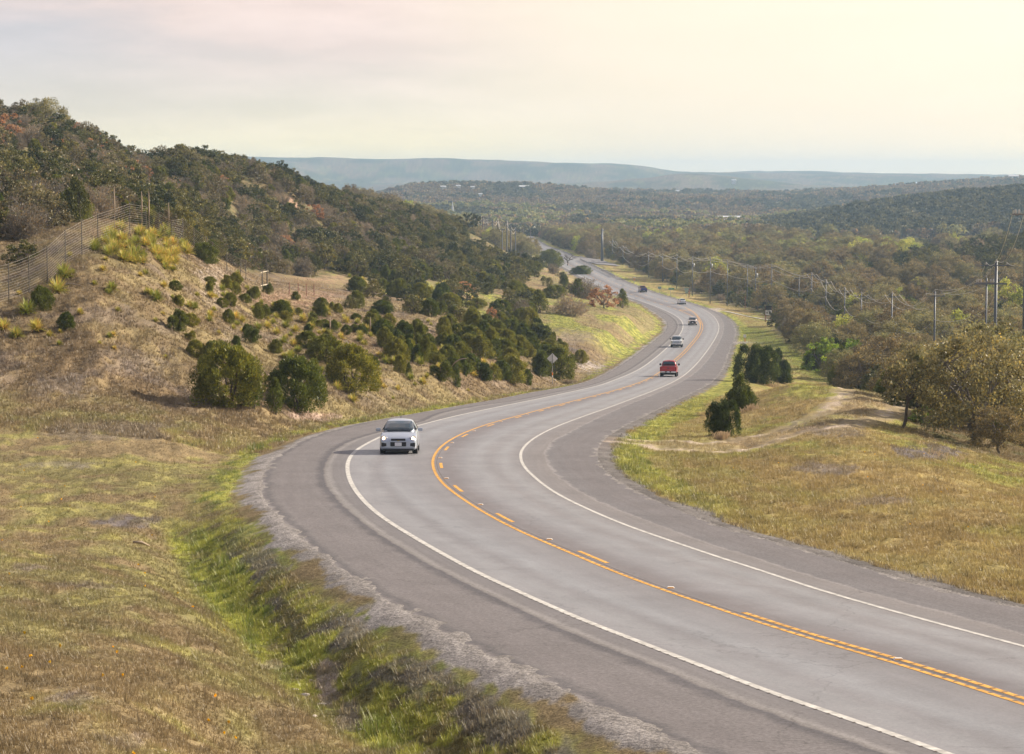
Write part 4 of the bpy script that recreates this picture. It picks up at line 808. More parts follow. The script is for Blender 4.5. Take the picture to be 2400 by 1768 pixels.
def proc(P,mix,cap,desc,grp,seed,stuffname,stufflabel,hs=(.75,1.25),bare=None):
    rng=np.random.default_rng(seed);X,Y=P[:,0],P[:,1];Z=tz(X,Y);vis=visible(X,Y,Z,3.5);u,v=pix(X,Y,Z)
    taken=np.zeros(len(X),bool)
    for a,b,c in VEG_TAKEN: taken|=((X-a)**2+((Y-b)*.7)**2<(c*.55)**2)
    inm=(u>-150)&(u<2550)&~taken
    hillC=(Y>690)&(Y<1010)&(X/Y*F+1200>2080);grove=(Y>880)&(Y<1010)&(X/Y*F+1200<2150)&(X/Y*F+1200>1850)
    kinds=np.array(list(mix));pr=np.array([mix[k] for k in kinds],float)
    patchn=fbm(X/22,Y/40,3,seed+5)
    r=np.clip(rng.random(len(X))*.62+ss(.3,.7,patchn)*.38,0,.999);cum=np.cumsum(pr/pr.sum());kk=np.searchsorted(cum,r)
    sc=(hs[0]+(hs[1]-hs[0])*rng.random(len(X)))*(np.interp(Y,[120,430,700],[.66,.74,1.]) if seed==4 else 1)
    order_=np.argsort(Y/sc);cnt=0;stuff=[]
    for i in order_:
        if not inm[i]:continue
        key=kinds[kk[i]]
        if seed==3 and Y[i]>330 and X[i]/Y[i]*F+1200<360 and rng.random()<.3: key=['oakr','obr','scr'][int(rng.integers(3))]
        if seed==4 and 380<Y[i]<760 and X[i]<xbf(Y[i])+15 and rng.random()<.65: key=['drk','jun','scr'][int(rng.integers(3))]
        if seed==4 and hillC[i]: key='drk' if rng.random()<.85 else 'scr'  # nearer right hill kept to dark species to stand in for its shaded slope
        if seed==4 and grove[i] and rng.random()<.35: key='spr'
        nm,L,h0,w0=KM[key]
        if key=='jun' and vis[i] and cnt<cap: NJ[0]+=1
        if vis[i] and cnt<cap and not (key=='jun' and NJ[0]>70):
            vi=int(rng.integers(len(L)));o=link(nm,L[vi][2]);o.location=(X[i],Y[i],Z[i]-.15);o.rotation_euler=(0,0,rng.uniform(0,6.28));s=sc[i];o.scale=(s*rng.uniform(.85,1.15),)*2+(s,)
            o.scale=(o.scale[0],o.scale[0],s);tag(o,desc[key],nm.replace('_',' ').split()[-1],grp+' ('+nm.replace('_',' ')+')');cnt+=1
            gn_src.setdefault(key,{})[vi]=o
        else: stuff.append((X[i],Y[i],Z[i]-.15,key,sc[i]))
    return stuff
MIXL=dict(jtr=.26,drk=.22,jun=.12,obr=.14,scr=.22,oakr=.03);MIXR=dict(drk=.30,jun=.20,oakb=.20,scr=.14,oakr=.03,spr=.08,brg=.05)
DL=dict(jtr='dark green juniper tree in the thick scrub of the left hillside',drk='dull dark evergreen oak in the thick scrub of the left hillside',obr='dull brown scrub oak in the thick scrub of the left hillside',jun='olive juniper bush in the thick scrub of the left hillside',scr='grey leafless bush in the thick scrub of the left hillside',oakr='rusty brown oak bush in the thick scrub of the left hillside')
DR=dict(drk='dark evergreen oak in the valley woods right of the road',jun='dark green juniper in the valley woods right of the road',oakb='brown oak in the valley woods right of the road',scr='grey leafless tree in the valley woods right of the road',oakr='rusty oak in the valley woods right of the road',spr='tree in fresh yellow green leaf in the valley woods right of the road',brg='leafy green bush in the valley woods right of the road')
_shift=[k for k in KM]
for k in ('jtr','drk','scr','spr','oakb'): pass
st=[]
sL=proc(PL,MIXL,420,DL,'scrub of the left hillside',3,'x','x',(.62,1.12))
sR=proc(PR,MIXR,420,DR,'valley woods right of the road',4,'x','x',(.55,1.5))
sM=proc(PM,dict(drk=.3,oakb=.35,scr=.2,spr=.1,oakr=.05),0,DR,'',5,'x','x',(.9,1.4))
# far woods
rng=np.random.default_rng(77)
def farpts(y0,y1,sp):
    out=[];y=y0
    while y<y1:
        s=sp(y);k=int(.5*y/s);x=-.25*y+(np.arange(k)+rng.random(k))*s;out.append(np.stack([x,y+(rng.random(k)-.5)*s*2],-1));y+=s*2.0
    P=np.concatenate(out);Z=tz(P[:,0],P[:,1]);vis=visible(P[:,0],P[:,1],Z,9);u,v=pix(P[:,0],P[:,1],Z);vis&=(u>-60)&(u<2460)
    return P[vis],Z[vis]
def canopy(name,seed,lm,n=26,nl=9,h=7.,w=8.,ls=1.0):
    rng=np.random.default_rng(seed);cs=[];rs=[]
    for i in range(n):
        an=rng.uniform(0,6.28);el=rng.uniform(0,1);q=math.sqrt(1-el*el)*(.5+.5*rng.random());cs.append((math.cos(an)*q*w/2,math.sin(an)*q*w/2,h*(.32+.6*el)));rs.append(h*.13)
    V,T_=leaves(np.array(cs),np.array(rs),nl,ls,.8,rng,up=.3,out=.3,tvar=.3,shell=.2);return crown_mesh(name,V,T_,lm)
L_FD=leaf('far_dark_foliage',(.08,.09,.04),.35,.25,(.13,.12,.055));L_FB=leaf('far_brown_foliage',(.24,.175,.11),.3,.35,(.17,.145,.085));L_FG=leaf('far_green_foliage',(.26,.29,.09),.3,.35,(.3,.28,.12))
FARM=[canopy('canopy',1,L_FD),canopy('canopy',2,L_FD),canopy('canopy',3,L_FB),canopy('canopy',4,L_FG),canopy('canopy',5,L_FB,20,9,5,6,.8)]
def instanced(name,label,cat,pts,srcs,parentobjs):
    """pts: (x,y,z,src index,scale). one object: the mass of trees nobody could count"""
    P=np.array([[p[0],p[1],p[2]] for p in pts],np.float32);me=bpy.data.meshes.new(name);me.vertices.add(len(P));me.vertices.foreach_set('co',P.ravel())
    rng=np.random.default_rng(5)
    a=me.attributes.new('kind_index','INT','POINT');a.data.foreach_set('value',np.array([p[3] for p in pts],np.int32))
    a=me.attributes.new('plant_scale','FLOAT','POINT');a.data.foreach_set('value',np.array([p[4] for p in pts],np.float32))
    a=me.attributes.new('plant_turn','FLOAT','POINT');a.data.foreach_set('value',rng.uniform(0,6.28,len(P)).astype(np.float32))
    o=link(name,me);ng=bpy.data.node_groups.new(name,'GeometryNodeTree')
    ng.interface.new_socket('Geometry',in_out='INPUT',socket_type='NodeSocketGeometry');ng.interface.new_socket('Geometry',in_out='OUTPUT',socket_type='NodeSocketGeometry')
    N=ng.nodes;L=ng.links;gi=N.new('NodeGroupInput');go=N.new('NodeGroupOutput');ip=N.new('GeometryNodeInstanceOnPoints');jg=N.new('GeometryNodeJoinGeometry')
    for s in reversed(srcs):
        oi=N.new('GeometryNodeObjectInfo');oi.transform_space='ORIGINAL';oi.inputs['Object'].default_value=s;oi.inputs['As Instance'].default_value=True;L.new(oi.outputs['Geometry'],jg.inputs[0])
    def at(n,t):
        q=N.new('GeometryNodeInputNamedAttribute');q.data_type=t;q.inputs['Name'].default_value=n;return q.outputs['Attribute']
    L.new(gi.outputs[0],ip.inputs['Points']);L.new(jg.outputs[0],ip.inputs['Instance']);ip.inputs['Pick Instance'].default_value=True
    L.new(at('kind_index','INT'),ip.inputs['Instance Index']);L.new(at('plant_scale','FLOAT'),ip.inputs['Scale'])
    cx=N.new('ShaderNodeCombineXYZ');L.new(at('plant_turn','FLOAT'),cx.inputs[2]);L.new(cx.outputs[0],ip.inputs['Rotation'])
    L.new(ip.outputs[0],go.inputs[0]);m=o.modifiers.new('g','NODES');m.node_group=ng
    tag(o,label,cat,kind='stuff');return o
keys=[];srcs=[]
for k in gn_src:
    for vi in list(gn_src[k])[:2]: keys.append(k);srcs.append(gn_src[k][vi])
kidx={k:[i for i,q in enumerate(keys) if q==k] for k in set(keys)}
def conv(S):
    rr=np.random.default_rng(9);return [(x,y,z,int(rr.choice(kidx[k])),s) for x,y,z,k,s in S if k in kidx]
if sL: instanced('hillside_scrub','dense dark scrub covering the rest of the left hillside','scrub',conv(sL),srcs,None)
if sR: instanced('valley_woods','dense brown and green woods filling the valley right of the road','woods',conv(sR),srcs,None)
if sM: instanced('valley_floor_woods','woods on the valley floor around the far end of the road','woods',conv(sM),srcs,None)
# sources for the far canopy are five trees that stand at its near edge
P,Z=farpts(1285,3900,lambda y:5.2+(y-1290)/420)
r1=fbm(P[:,0]/70,P[:,1]/160,4,101);r2=rng.random(len(P))
Kx=np.where(r2*.5+ss(.35,.65,r1)*.5<.42,0,np.where(r2*.5+ss(.35,.65,r1)*.5<.55,1,np.where(r2*.5+ss(.35,.65,r1)*.5<.78,2,4)))
hb=(P[:,1]<1760)&(P[:,1]>1290)&(P[:,0]/P[:,1]*F+1200>1780);Kx=np.where(hb&(r2>.12),(r2>.5).astype(int),Kx)  # farther right hill: its shade is put into mostly dark crown colours
low=(P[:,1]<2000)&~hb&(fbm(P[:,0]/50,P[:,1]/90,3,103)>.55)&(r2>.45);Kx=np.where(low,3,Kx)
clear=(P[:,1]<0)
fsrc=[]
lab=['dark round oak crown on the near edge of the far woods','dark oak crown beside a brown one on the far woods edge','brown oak crown on the near edge of the far woods','pale green cottonwood crown on the near edge of the far woods','small brown oak crown on the near edge of the far woods']
for i,(me,(u,v)) in enumerate(zip(FARM,[(1100,548),(1180,548),(1240,545),(1380,548),(1500,545)])):
    x,y,z=pick(u,v);o=link('oak_tree',me);o.location=(x,y,z);tag(o,lab[i],'tree','crowns at the near edge of the far woods');fsrc.append(o)
instanced('far_woods','distant woods covering the hills beyond the valley','woods',[(P[i,0],P[i,1],Z[i]-1,int(Kx[i]),float((.75+.6*r2[i])*(1+max(0,P[i,1]-2000)/5000))) for i in range(len(P)) if not clear[i]],fsrc,None)
VEGSTAT=(len(PL),len(PR),len(PM),len(sL),len(sR),len(P))
print('VEG',VEGSTAT)
# ------------------------------------------------------------ grass: real blades, one mass nobody could count
def grass(name,label,N,ya,yb_,aa,ab,hgt,wid,nb,test,seed,colmul=1.15,power=1.):
    rng=np.random.default_rng(seed);y=ya*(yb_/ya)**(rng.random(N)**power);a=aa+(ab-aa)*rng.random(N);x=a*y
    d_l=tx('LE',y)-x;d_r=x-tx('RE',y);u,v=pix(x,y,tz(x,y));ok=test(x,y,d_l,d_r)&(u>-60)&(u<2460)&(v<1850)&visible(x,y,tz(x,y),.3)
    ia=np.clip(np.searchsorted(AS,a),0,len(AS)-1);iy=np.clip(np.searchsorted(YS,y),0,len(YS)-1);c=col[ia,iy]
    ok&=vn(x/.4,y/.7,seed+3)>.17
    lum=c.sum(-1);grn=c[:,1]/(c[:,0]+1e-3);ok&=~((c[:,2]/(c[:,0]+.01)>.72))|(rng.random(N)<.3)
    x,y,c,grn=x[ok],y[ok],c[ok],grn[ok];z=tz(x,y);n=len(x)
    H=hgt*(.5+.9*rng.random(n))*(1+1.5*np.clip((grn-1.02)*5,0,1)*(y<125))*(.6+.8*fbm(x/1.5,y/2.2,2,seed))
    X=np.repeat(x,nb);Y=np.repeat(y,nb);Z=np.repeat(z,nb);Hh=np.repeat(H,nb)*(.6+.6*rng.random(n*nb))
    an=rng.uniform(0,6.28,n*nb);le=rng.random(n*nb)**.7*.75;r0=wid*3.2*rng.random(n*nb);bx=X+np.cos(an)*r0;by=Y+np.sin(an)*r0
    dx=np.cos(an)*le*Hh;dy=np.sin(an)*le*Hh;px=-np.sin(an)*wid/2;py=np.cos(an)*wid/2;zz=Z-.02
    w2=.35
    V=np.stack([np.stack([bx-px,by-py,zz],-1),np.stack([bx+px,by+py,zz],-1),np.stack([bx+dx+px*w2,by+dy+py*w2,zz+Hh],-1),np.stack([bx+dx-px*w2,by+dy-py*w2,zz+Hh],-1)],1).reshape(-1,3)
    cc=np.repeat(c,nb,0)*colmul*(.75+.5*rng.random((n*nb,1)));dry=rng.random(n*nb)<.25;cc[dry]=cc[dry]*.5+np.array([.2,.145,.07])*.8*(.7+.6*rng.random((dry.sum(),1)))
    T_=np.repeat(np.concatenate([cc,np.ones((len(cc),1))],-1),4,0)
    o=link(name,mesh_np(name,V,4,np.arange(len(V)),[L_GRASS],False,{'tint':T_}));tag(o,label,'grass',kind='stuff');print(name,n);return o
L_GRASS=leaf('grass_blades',(1,1,1),.0,.45)
offroad=lambda x,y,l,r:(l>.55)|(r>.35)
grass('roadside_grass','short dry and green grass on the near left bank and ditch',170000,24,118,-.235,.02,.065,.010,7,lambda x,y,l,r:(l>1.0)&(l<60),201,power=.8)
grass('roadside_grass','mown dry yellow grass on the bank right of the road',90000,44,200,.0,.235,.11,.014,6,lambda x,y,l,r:(r>.5)&~((dpolyv(x,y)<2.7)&(dpolyv(x,y)>1.1)),202,power=.85) if False else None
def _r(x,y,l,r):
    d=dpoly(_tp,x,y);return (r>.5)&~((np.abs(d-1.9)<.85)&(y>95)&(y<200))
grass('roadside_grass','mown dry yellow grass on the bank right of the road',120000,44,200,.0,.235,.12,.015,6,_r,202,power=.85)
grass('hillside_tussocks','tufted dry brown grass on the cut slope and mound',150000,112,330,-.235,.075,.15,.03,6,lambda x,y,l,r:(l>1.2),203,1.1)
grass('knoll_grass','dry grass with green streaks on the knoll and verges by the far curve',60000,300,640,-.03,.16,.15,.03,5,lambda x,y,l,r:(l>.5)|((r>.5)&(x<xbf(y)+2)),204,1.1)
grass('ditch_grass_clumps','taller yellow green clumps along the near ditch',9000,24,78,-.235,.02,.125,.011,14,lambda x,y,l,r:(l>1.2)&(l<3.9),205,1.25,.8)
grass('dry_weeds','scattered taller dry weeds in the near grass',2600,24,115,-.235,.235,.15,.011,12,lambda x,y,l,r:(l>3.2)|(r>1.5),206,.95,.8)
# straw coloured tall grass at the cedars' feet
for i,(u,v,w_,hp,lab) in enumerate([(1800,905,60,16,'pale tall dry grass at the foot of the back cedars'),(1760,962,40,15,'pale tall dry grass between the middle cedar and the track'),(1692,1030,30,20,'pale tall dry grass in front of the nearest cedar'),(2230,1078,150,10,'pale tall dry grass on the far right bank'),(250,555,110,22,'pale tall grass inside the fence on the mound'),(720,668,120,14,'pinkish dry grass on the terrace')]):
    x,y,z=pick(u,v);rng=np.random.default_rng(300+i);n=170;R=hpx(y,w_)/2
    px_=x+rng.normal(size=n)*R*.5;py_=y+rng.normal(size=n)*R*.5;pz=tz(px_,py_);H=hpx(y,hp)*(.2+.8*rng.random(n));an=rng.uniform(0,6.28,n)
    ex=np.cos(an)*H*.45;ey=np.sin(an)*H*.3;wd=.008+.00006*y
    V=np.stack([np.stack([px_-wd,py_,pz],-1),np.stack([px_+wd,py_,pz],-1),np.stack([px_+ex+wd,py_+ey,pz+H],-1),np.stack([px_+ex-wd,py_+ey,pz+H],-1)],1).reshape(-1,3)
    t=.8+.5*rng.random(n);T_=np.repeat(np.stack([t,t,t,t*0+1],-1),4,0)
    o=link('tall_dry_grass',mesh_np('tall_dry_grass',V,4,np.arange(len(V)),[L_PNK],False,{'tint':T_}));tag(o,lab,'grass',kind='stuff')
# brush piles and rocks
plant('scr',1332,900,13,52,'dark pile of cut brush on the verge under the diamond sign',cat='brush pile',name='brush_pile')
plant('scr',1258,916,9,36,'thin pile of cut twigs on the verge, left of the bigger pile',cat='brush pile',name='brush_pile')
M_ROCK=mat('limestone',(.52,.46,.40),.9,noise=(5,.25))
def rock_mesh(seed):
    bm=bmesh.new();bmesh.ops.create_icosphere(bm,subdivisions=2,radius=1);r_=random.Random(seed)
    pl=[(Vector((r_.gauss(0,1),r_.gauss(0,1),r_.gauss(0,1))).normalized(),r_.uniform(.55,.85)) for _ in range(9)]
    for v in bm.verts:
        for n_,d in pl:
            e=v.co.dot(n_)-d
            if e>0:v.co-=n_*e
        v.co.z*=.6
    me=bpy.data.meshes.new('rock');bm.to_mesh(me);bm.free();me.materials.append(M_ROCK);return me
RK=[rock_mesh(i) for i in range(4)]
for i,(u,v,w_,lab) in enumerate([(691,1617,20,'pale flat stone at the edge of the ditch, left of the washed-out gully'),(728,1596,13,'small pale stone at the top of the gully in the ditch'),(843,1712,15,'round white stone alone low in the ditch grass'),(737,1680,16,'angular stone on the left lip of the gully'),(715,1630,30,'wide flat slab of bare rock in the gully'),(755,1652,26,'lower slab of bare rock in the gully'),(385,1760,14,'pale stone at the bottom edge of the near grass'),(470,1762,10,'small stone right of the pale one at the bottom edge'),(545,655,16,'white boulder at the lower end of the rocky fall of the mound'),(470,640,14,'pale boulder at the top of the rocky fall of the mound'),(1300,893,10,'small pale stone near the sign post')]):
    x,y,z=pick(u,v);s=hpx(y,w_)/2;o=link('rock',RK[i%4]);o.location=(x,y,z+.08*s);o.rotation_euler=(0,0,i*1.3);o.scale=(s,s*.8,s*(.5 if 'slab' in lab or 'flat' in lab else .9));tag(o,lab,'rock')
for u0,v0,u1,v1,lab in [(150,668,192,672,'fallen pale sotol stalk lying across dry grass of the left slope'),(312,1277,350,1284,'thin dry stick lying in the near grass'),(272,596,303,611,'pale stalk lying below the grass crown'),(640,958,668,972,'dead grey branches lying at the foot of the half-dead juniper')]:
    a=pick(u0,v0);b_=pick(u1,v1);A=Vector(a);B=Vector((b_[0],a[1]*.5+b_[1]*.5 if abs(a[1]-b_[1])>6 else b_[1],0));B.z=float(tz(B.x,B.y));d=(B-A)
    tb=MB();tb.tube([(0,0,.08),tuple(d*.5+Vector((0,0,.12))),tuple(d+Vector((0,0,.06)))],[.04,.05,.025],5);o=tb.build('dry_stalk',L_STK,None,True);o.location=A;tag(o,lab,'stalk')
# ------------------------------------------------------------ fence
M_TPOST=mat('dark_steel_post',(.10,.09,.075),.6,.3);M_WOOD=mat('weathered_wood',(.52,.46,.36),.85,noise=(8,.25));M_WIRE=mat('galvanised_wire',(.50,.45,.38),.45,.5)
fr=empty('game_fence',(0,0,0))
FPX=[(-90,146),(-30,149),(20,152),(68,155),(111,158),(154,162),(193,166),(231,171),(306,187),(344,198),(374,211),(404,224),(430,238),(455.5,250),(485,259),(499,263),(532,270),(564,277),(576.5,280),(614.6,284)]
tops=[];x0,y0=((20-1200)/F)*152,152.;fr.location=(x0,y0,float(tz(x0,y0)));off=Vector(fr.location)
for u,Y in FPX:
    x=(u-1200)/F*Y;z=float(tz(x,Y));hh=2.45;m=MB();m.tube([(x-off.x,Y-off.y,z-off.z-.4),(x-off.x,Y-off.y,z-off.z+hh)],.035 if Y<230 else .045,6);m.build('post',M_TPOST,fr);tops.append(Vector((x,Y,z))-off)
m=MB()
for k in range(14):
    hz=.12+2.25*(k/13)**1.05
    for a,b_ in zip(tops[:-1],tops[1:]):
        ya=a.y+off.y;m.tube([a+Vector((0,0,hz)),(a+b_)/2+Vector((0,0,hz-.02)),b_+Vector((0,0,hz))],.004+.000022*ya*(1.6 if k==13 else 1),3,cap=False)
m.build('wire_mesh',M_WIRE,fr);tag(fr,'tall wire game fence climbing over the mound on the left','fence')
x=(626-1200)/F*287;Y=287.;z=float(tz(x,Y));fb=empty('fence_brace',(x,Y,z));xl=(614.6-1200)/F*284-x
m=MB();m.tube([(0,0,-.3),(0,0,2.7)],.075,8);m.build('post',M_TPOST,fb);m=MB();m.tube([(xl,-3,-.3),(xl,-3,2.6)],.075,8);m.build('post',M_TPOST,fb)
for hz in (2.35,.75):
    m=MB();m.box((xl/2,-1.55,hz),(abs(xl)+.14,.10,.10),R=None);m.v=[(a,-3+(a-xl)/(0-xl)*3+(.05 if b_>-1.55 else -.05),c) for a,b_,c in m.v];m.build('rail',M_WOOD,fb)
m=MB();m.tube([(xl,-3.1,2.3),(xl-1.5,-3.6,.0)],.07,6);m.build('diagonal_rail',M_WOOD,fb);tag(fb,'ladder-like fence brace with two pale rails, at the lower end of the game fence','fence brace')
for i,(u,v) in enumerate([(678,690),(699,691),(718,694),(736,694)]):
    x,y,z=pick(u,v);m=MB();m.tube([(0,0,-.2),(0,0,1.5)],.05,6);o=m.build('fence_post',mat('rusty_post',(.22,.09,.06),.8));o.location=(x,y,z);tag(o,'thin rusty post in the pink grass terrace beyond the fence brace','post','rusty posts on the terrace')
# ------------------------------------------------------------ utility poles and power lines
M_POLE=mat('grey_steel_pole',(.13,.145,.17),.5,.2,noise=(.8,.08));M_WPOLE=mat('weathered_wood_pole',(.24,.215,.21),.85);M_INS=mat('porcelain_insulator',(.55,.52,.50),.3);M_CAN=mat('transformer_can',(.50,.52,.53),.45,.2);M_CON=mat('aluminium_conductor',(.62,.57,.50),.4,.3)
POLES=[(2406,488,200,.17,'t','tall pole at the right edge of the photo, only its arm and insulators showing'),
(2335,615,262,.19,'big','thickest and tallest steel pole of the line, wide arm on top, at the right'),
(2312.5,652,268,.12,'dbl','steel pole with a crowd of insulators, just left of the thickest pole'),
(2191.5,684,301,.13,'x','steel pole with one crossarm between golden oak crown and the thickest pole'),
(2091,688,369,.13,'x','steel pole rising beside the bright bushes, second from the thick pair'),
(2019,688,422,.12,'x','pole behind the bright green leafy bush, with a low bracket'),
(1980,676,470,.12,'x','slim pole just left of the one behind the bright green bush'),
(1936,658,530,.12,'x','pole right of the highest slim pole in mid line'),
(1902.6,641,570,.12,'x','highest slim pole in the middle of the line, where the wires peak'),
(1873,648,585,.11,'x','pole just left of the highest slim pole'),
(1809,622,596,.11,'x','pole above the notice board'),
(1771,626,606,.12,'can','pole with a transformer can, long and bare down to the grass'),
(1752,622,615,.11,'dbl','pole left of the transformer pole, its arms joined by pink insulators'),
(1705,612,625,.12,'x','pole between two transformer poles above the road bend'),
(1665,604,640,.12,'can','pole with a transformer can above the white sedan'),
(1623,604,672,.13,'can','pole with a small transformer beside the pale green road signs'),
(1586.5,599,720,.11,'x','short pole behind brown trees, right of the street-name sign'),
(1553,597,760,.11,'x','pole left of the short one behind brown trees'),
(1520,592,800,.11,'x','pole above the dark blue pickup'),
(1489,590,850,.11,'x','pole second right of the big grey monopole line'),
(1460,578,900,.11,'x','pole between trees above the side road'),
(1435.5,564,950,.11,'x','first pole right of the big grey monopole')]
WP=[]
for i,(u,vt,Y,r,typ,lab) in enumerate(POLES):
    a_,z_=ray(u,vt);x=float(a_*Y);zt=ZC+float(z_*Y);zg=float(tz(x,Y));H=zt-zg;root=empty('utility_pole',(x,Y,zg));g='poles of the power line along the valley woods'
    m=MB();m.tube([(0,0,-.6),(0,0,H*.5),(0,0,H)],[r*1.12,r,r*.82],10);m.build('pole_shaft',M_POLE,root,True)
    hw=1.15;az_=H-.55 if typ!='big' else H-.35
    if typ in('x','can','dbl','t'):
        m=MB();m.box((0,-.12,az_),(2*hw+.1,.11,.12));m.build('crossarm',M_WPOLE if typ!='x' else M_POLE,root)
    if typ=='big':
        m=MB();m.box((-.1,-.2,az_),(3.4,.12,.12));m.build('crossarm',M_POLE,root);m=MB();m.box((-.6,-.2,H-2.4),(3.6,.12,.14));m.build('crossarm',M_POLE,root)
        m=MB();m.tube([(0,0,H),(0,0,H+.12)],[r*1.05,r*.9],10);m.build('pole_cap',M_CAN,root)
    for s in (-hw,0,hw):
        m=MB();zb=az_+.06 if s else H;m.tube([(s,-.12 if s else 0,zb),(s,-.12 if s else 0,zb+.12),(s,-.12 if s else 0,zb+.14),(s,-.12 if s else 0,zb+.3)],[.03,.07,.045,.055],8);m.build('insulator',M_INS,root)
    if typ in('dbl','t'):
        m=MB();m.box((0,.16,az_-.0),(2*hw+.1,.1,.12));m.build('crossarm',M_WPOLE,root)
        for s in (-.9,-.6,.5,.8):
            m=MB();m.tube([(s,.16,az_+.05),(s,.16,az_+.12),(s,.16,az_+.42)],[.03,.09,.08],8);m.build('insulator',M_INS,root)
    if typ=='can':
        m=MB();m.tube([(.38,-.15,H-2.7),(.38,-.15,H-2.65),(.38,-.15,H-1.75),(.38,-.15,H-1.68)],[.18,.24,.24,.14],12);m.build('transformer',M_CAN,root,True)
    tag(root,lab,'utility pole',g);WP.append((Vector((x,Y,zg)),H,az_,hw))
WP.sort(key=lambda p:p[0].y)
runs=[('left outer','power_line',lambda p:p[0]+Vector((-p[3],-.12,p[2]+.36))),('middle top','power_line',lambda p:p[0]+Vector((0,0,p[1]+.3))),('right outer','power_line',lambda p:p[0]+Vector((p[3],-.12,p[2]+.36))),('low','power_line',lambda p:p[0]+Vector((-.1,-.12,p[1]-3.6)))]
for nm,on,f in runs:
    m=MB();P0=f(WP[0])
    for a,b_ in zip(WP[:-1],WP[1:]):
        A=f(a)-P0;B=f(b_)-P0;L=(B-A).length
        if nm=='low' and a is WP[0]:continue
        sag=min(2.3,.00042*L*L+.25);pts=[A.lerp(B,t)-Vector((0,0,4*sag*t*(1-t))) for t in np.linspace(0,1,13)];m.tube(pts,[.010+.000055*(q.y+P0.y) for q in pts],4,cap=False)
    o=m.build(on,M_CON,None,True);o.location=P0;tag(o,{'left outer':'thin conductor on the left ends of the crossarms, sagging from pole to pole','middle top':'thin conductor on the pole tops, sagging from pole to pole','right outer':'thin conductor on the right ends of the crossarms, sagging from pole to pole','low':'lowest wire of the line, hanging well below the crossarms'}[nm],'power line','wires of the power line')
# big monopole near the side road
x,y,z=pick(1411,613);root=empty('steel_monopole',(x,y,z));H=hpx(y,77);m=MB();m.tube([(0,0,-.5),(0,0,H)],[.62,.34],12);m.build('pole_shaft',M_POLE,root,True)
for s in(-1,1):
    m=MB();m.tube([(0,0,H*.93),(s*1.1,0,H*.96)],.08,6);m.build('bracket_arm',M_POLE,root)
tag(root,'thick grey steel monopole beside the side road, far left end of the line','steel pole')
# far left group of wooden poles behind the hill
M_FP=mat('dark_wood_pole',(.11,.085,.08),.9)
FPOL=[(1099,506,980,M_FP),(1103,508,1000,M_FP),(1113.5,508,1040,M_FP),(1126,508,1080,M_FP),(1131,506,1000,M_FP),(1137,514,1060,M_FP),(1141,514,1100,M_FP),(1154.6,515,930,M_POLE),(1167,513,940,M_FP),(1177,534,820,M_POLE),(1188,517,780,M_POLE),(1197,528,760,M_POLE),(1208,533,800,M_POLE),(1226,536,1100,M_FP),(1243,537,1150,M_FP),(1324.5,506,1420,M_FP),(1430.5,506,1450,M_FP),(1578,500,1500,M_FP),(1675,498,1550,M_FP)]
wp2=[]
for i,(u,vt,Y,mt) in enumerate(FPOL):
    a_,z_=ray(u,vt);x=float(a_*Y);zt=ZC+float(z_*Y);zg=float(tz(x,Y));H=max(6,zt-zg);root=empty('utility_pole',(x,Y,zt-H))
    m=MB();m.tube([(0,0,-1),(0,0,H)],[.24,.17],6);m.build('pole_shaft',mt,root);m=MB();m.box((0,0,H-.6),(2.6,.16,.16));m.build('crossarm',mt,root)
    tag(root,'distant pole rising behind the shoulder of the left hill' if i<15 else 'lone distant pole standing in the far valley woods','utility pole','distant poles behind the left hill' if i<15 else 'lone poles in the far woods');wp2.append(Vector((x,Y,zt)))
o_=wp2[12];m=MB()
for dz in(0,-1.2):
    seq=[wp2[i] for i in (12,11,10,9,8,7,6,4,0)]
    for a,b_ in zip(seq[:-1],seq[1:]):
        A=a-o_;B=b_-o_;pts=[A.lerp(B,t)-Vector((0,0,4*1.3*t*(1-t)-dz)) for t in np.linspace(0,1,9)];m.tube(pts,.055,3,cap=False)
o=m.build('power_line',M_CON);o.location=o_;tag(o,'pale wires strung between the distant poles behind the left hill','power line','wires of the power line')
# ------------------------------------------------------------ signs, markers, guardrail
M_ALU=mat('sign_back_aluminium',(.80,.79,.80),.6,0);M_GALV=mat('galvanised_post',(.33,.33,.36),.5,.4);M_ORG=mat('orange_band',(.8,.22,.03),.5);M_WHT=mat('white_band',(.8,.8,.78),.5);M_GRN=mat('green_sign_face',(.01,.26,.12),.4);M_PGR=mat('pale_green_sign_back',(.30,.42,.38),.5);M_BLK=mat('black_board',(.02,.02,.02),.6);M_RUST=mat('red_brown_post',(.2,.07,.05),.8)
x,y,z=pick(1294.5,901);r=empty('road_sign',(x,y,z));H=hpx(y,73);d=hpx(y,25.8)/2
m=MB();m.tube([(0,0,-.3),(0,0,H-.1)],.045,8);m.build('post',M_GALV,r)
m=MB();zc=H-d+.02;yb0=.05
k=.08;P=[(0,-d),(k,-d+k),(d-k,-k),(d,0),(d-k,k),(k,d-k),(0,d),(-k,d-k),(-d+k,k),(-d,0),(-d+k,-k),(-k,-d+k)]
n=len(P);m.v=[(a,yb0,zc+c) for a,c in P]+[(a,yb0+.015,zc+c) for a,c in P];m.f=[tuple(range(n)),tuple(range(2*n-1,n-1,-1))]+[(i,(i+1)%n,(i+1)%n+n,i+n) for i in range(n)];m.m=[0]*len(m.f);m.build('sign_panel',M_ALU,r)
m=MB();m.tube([(0,0,H*.29),(0,0,H*.385)],.06,8);m.build('orange_band',M_ORG,r);m=MB();m.tube([(0,0,H*.23),(0,0,H*.288)],.058,8);m.build('white_band',M_WHT,r)
tag(r,'diamond road sign seen from its plain back, orange and white bands on its post','road sign')
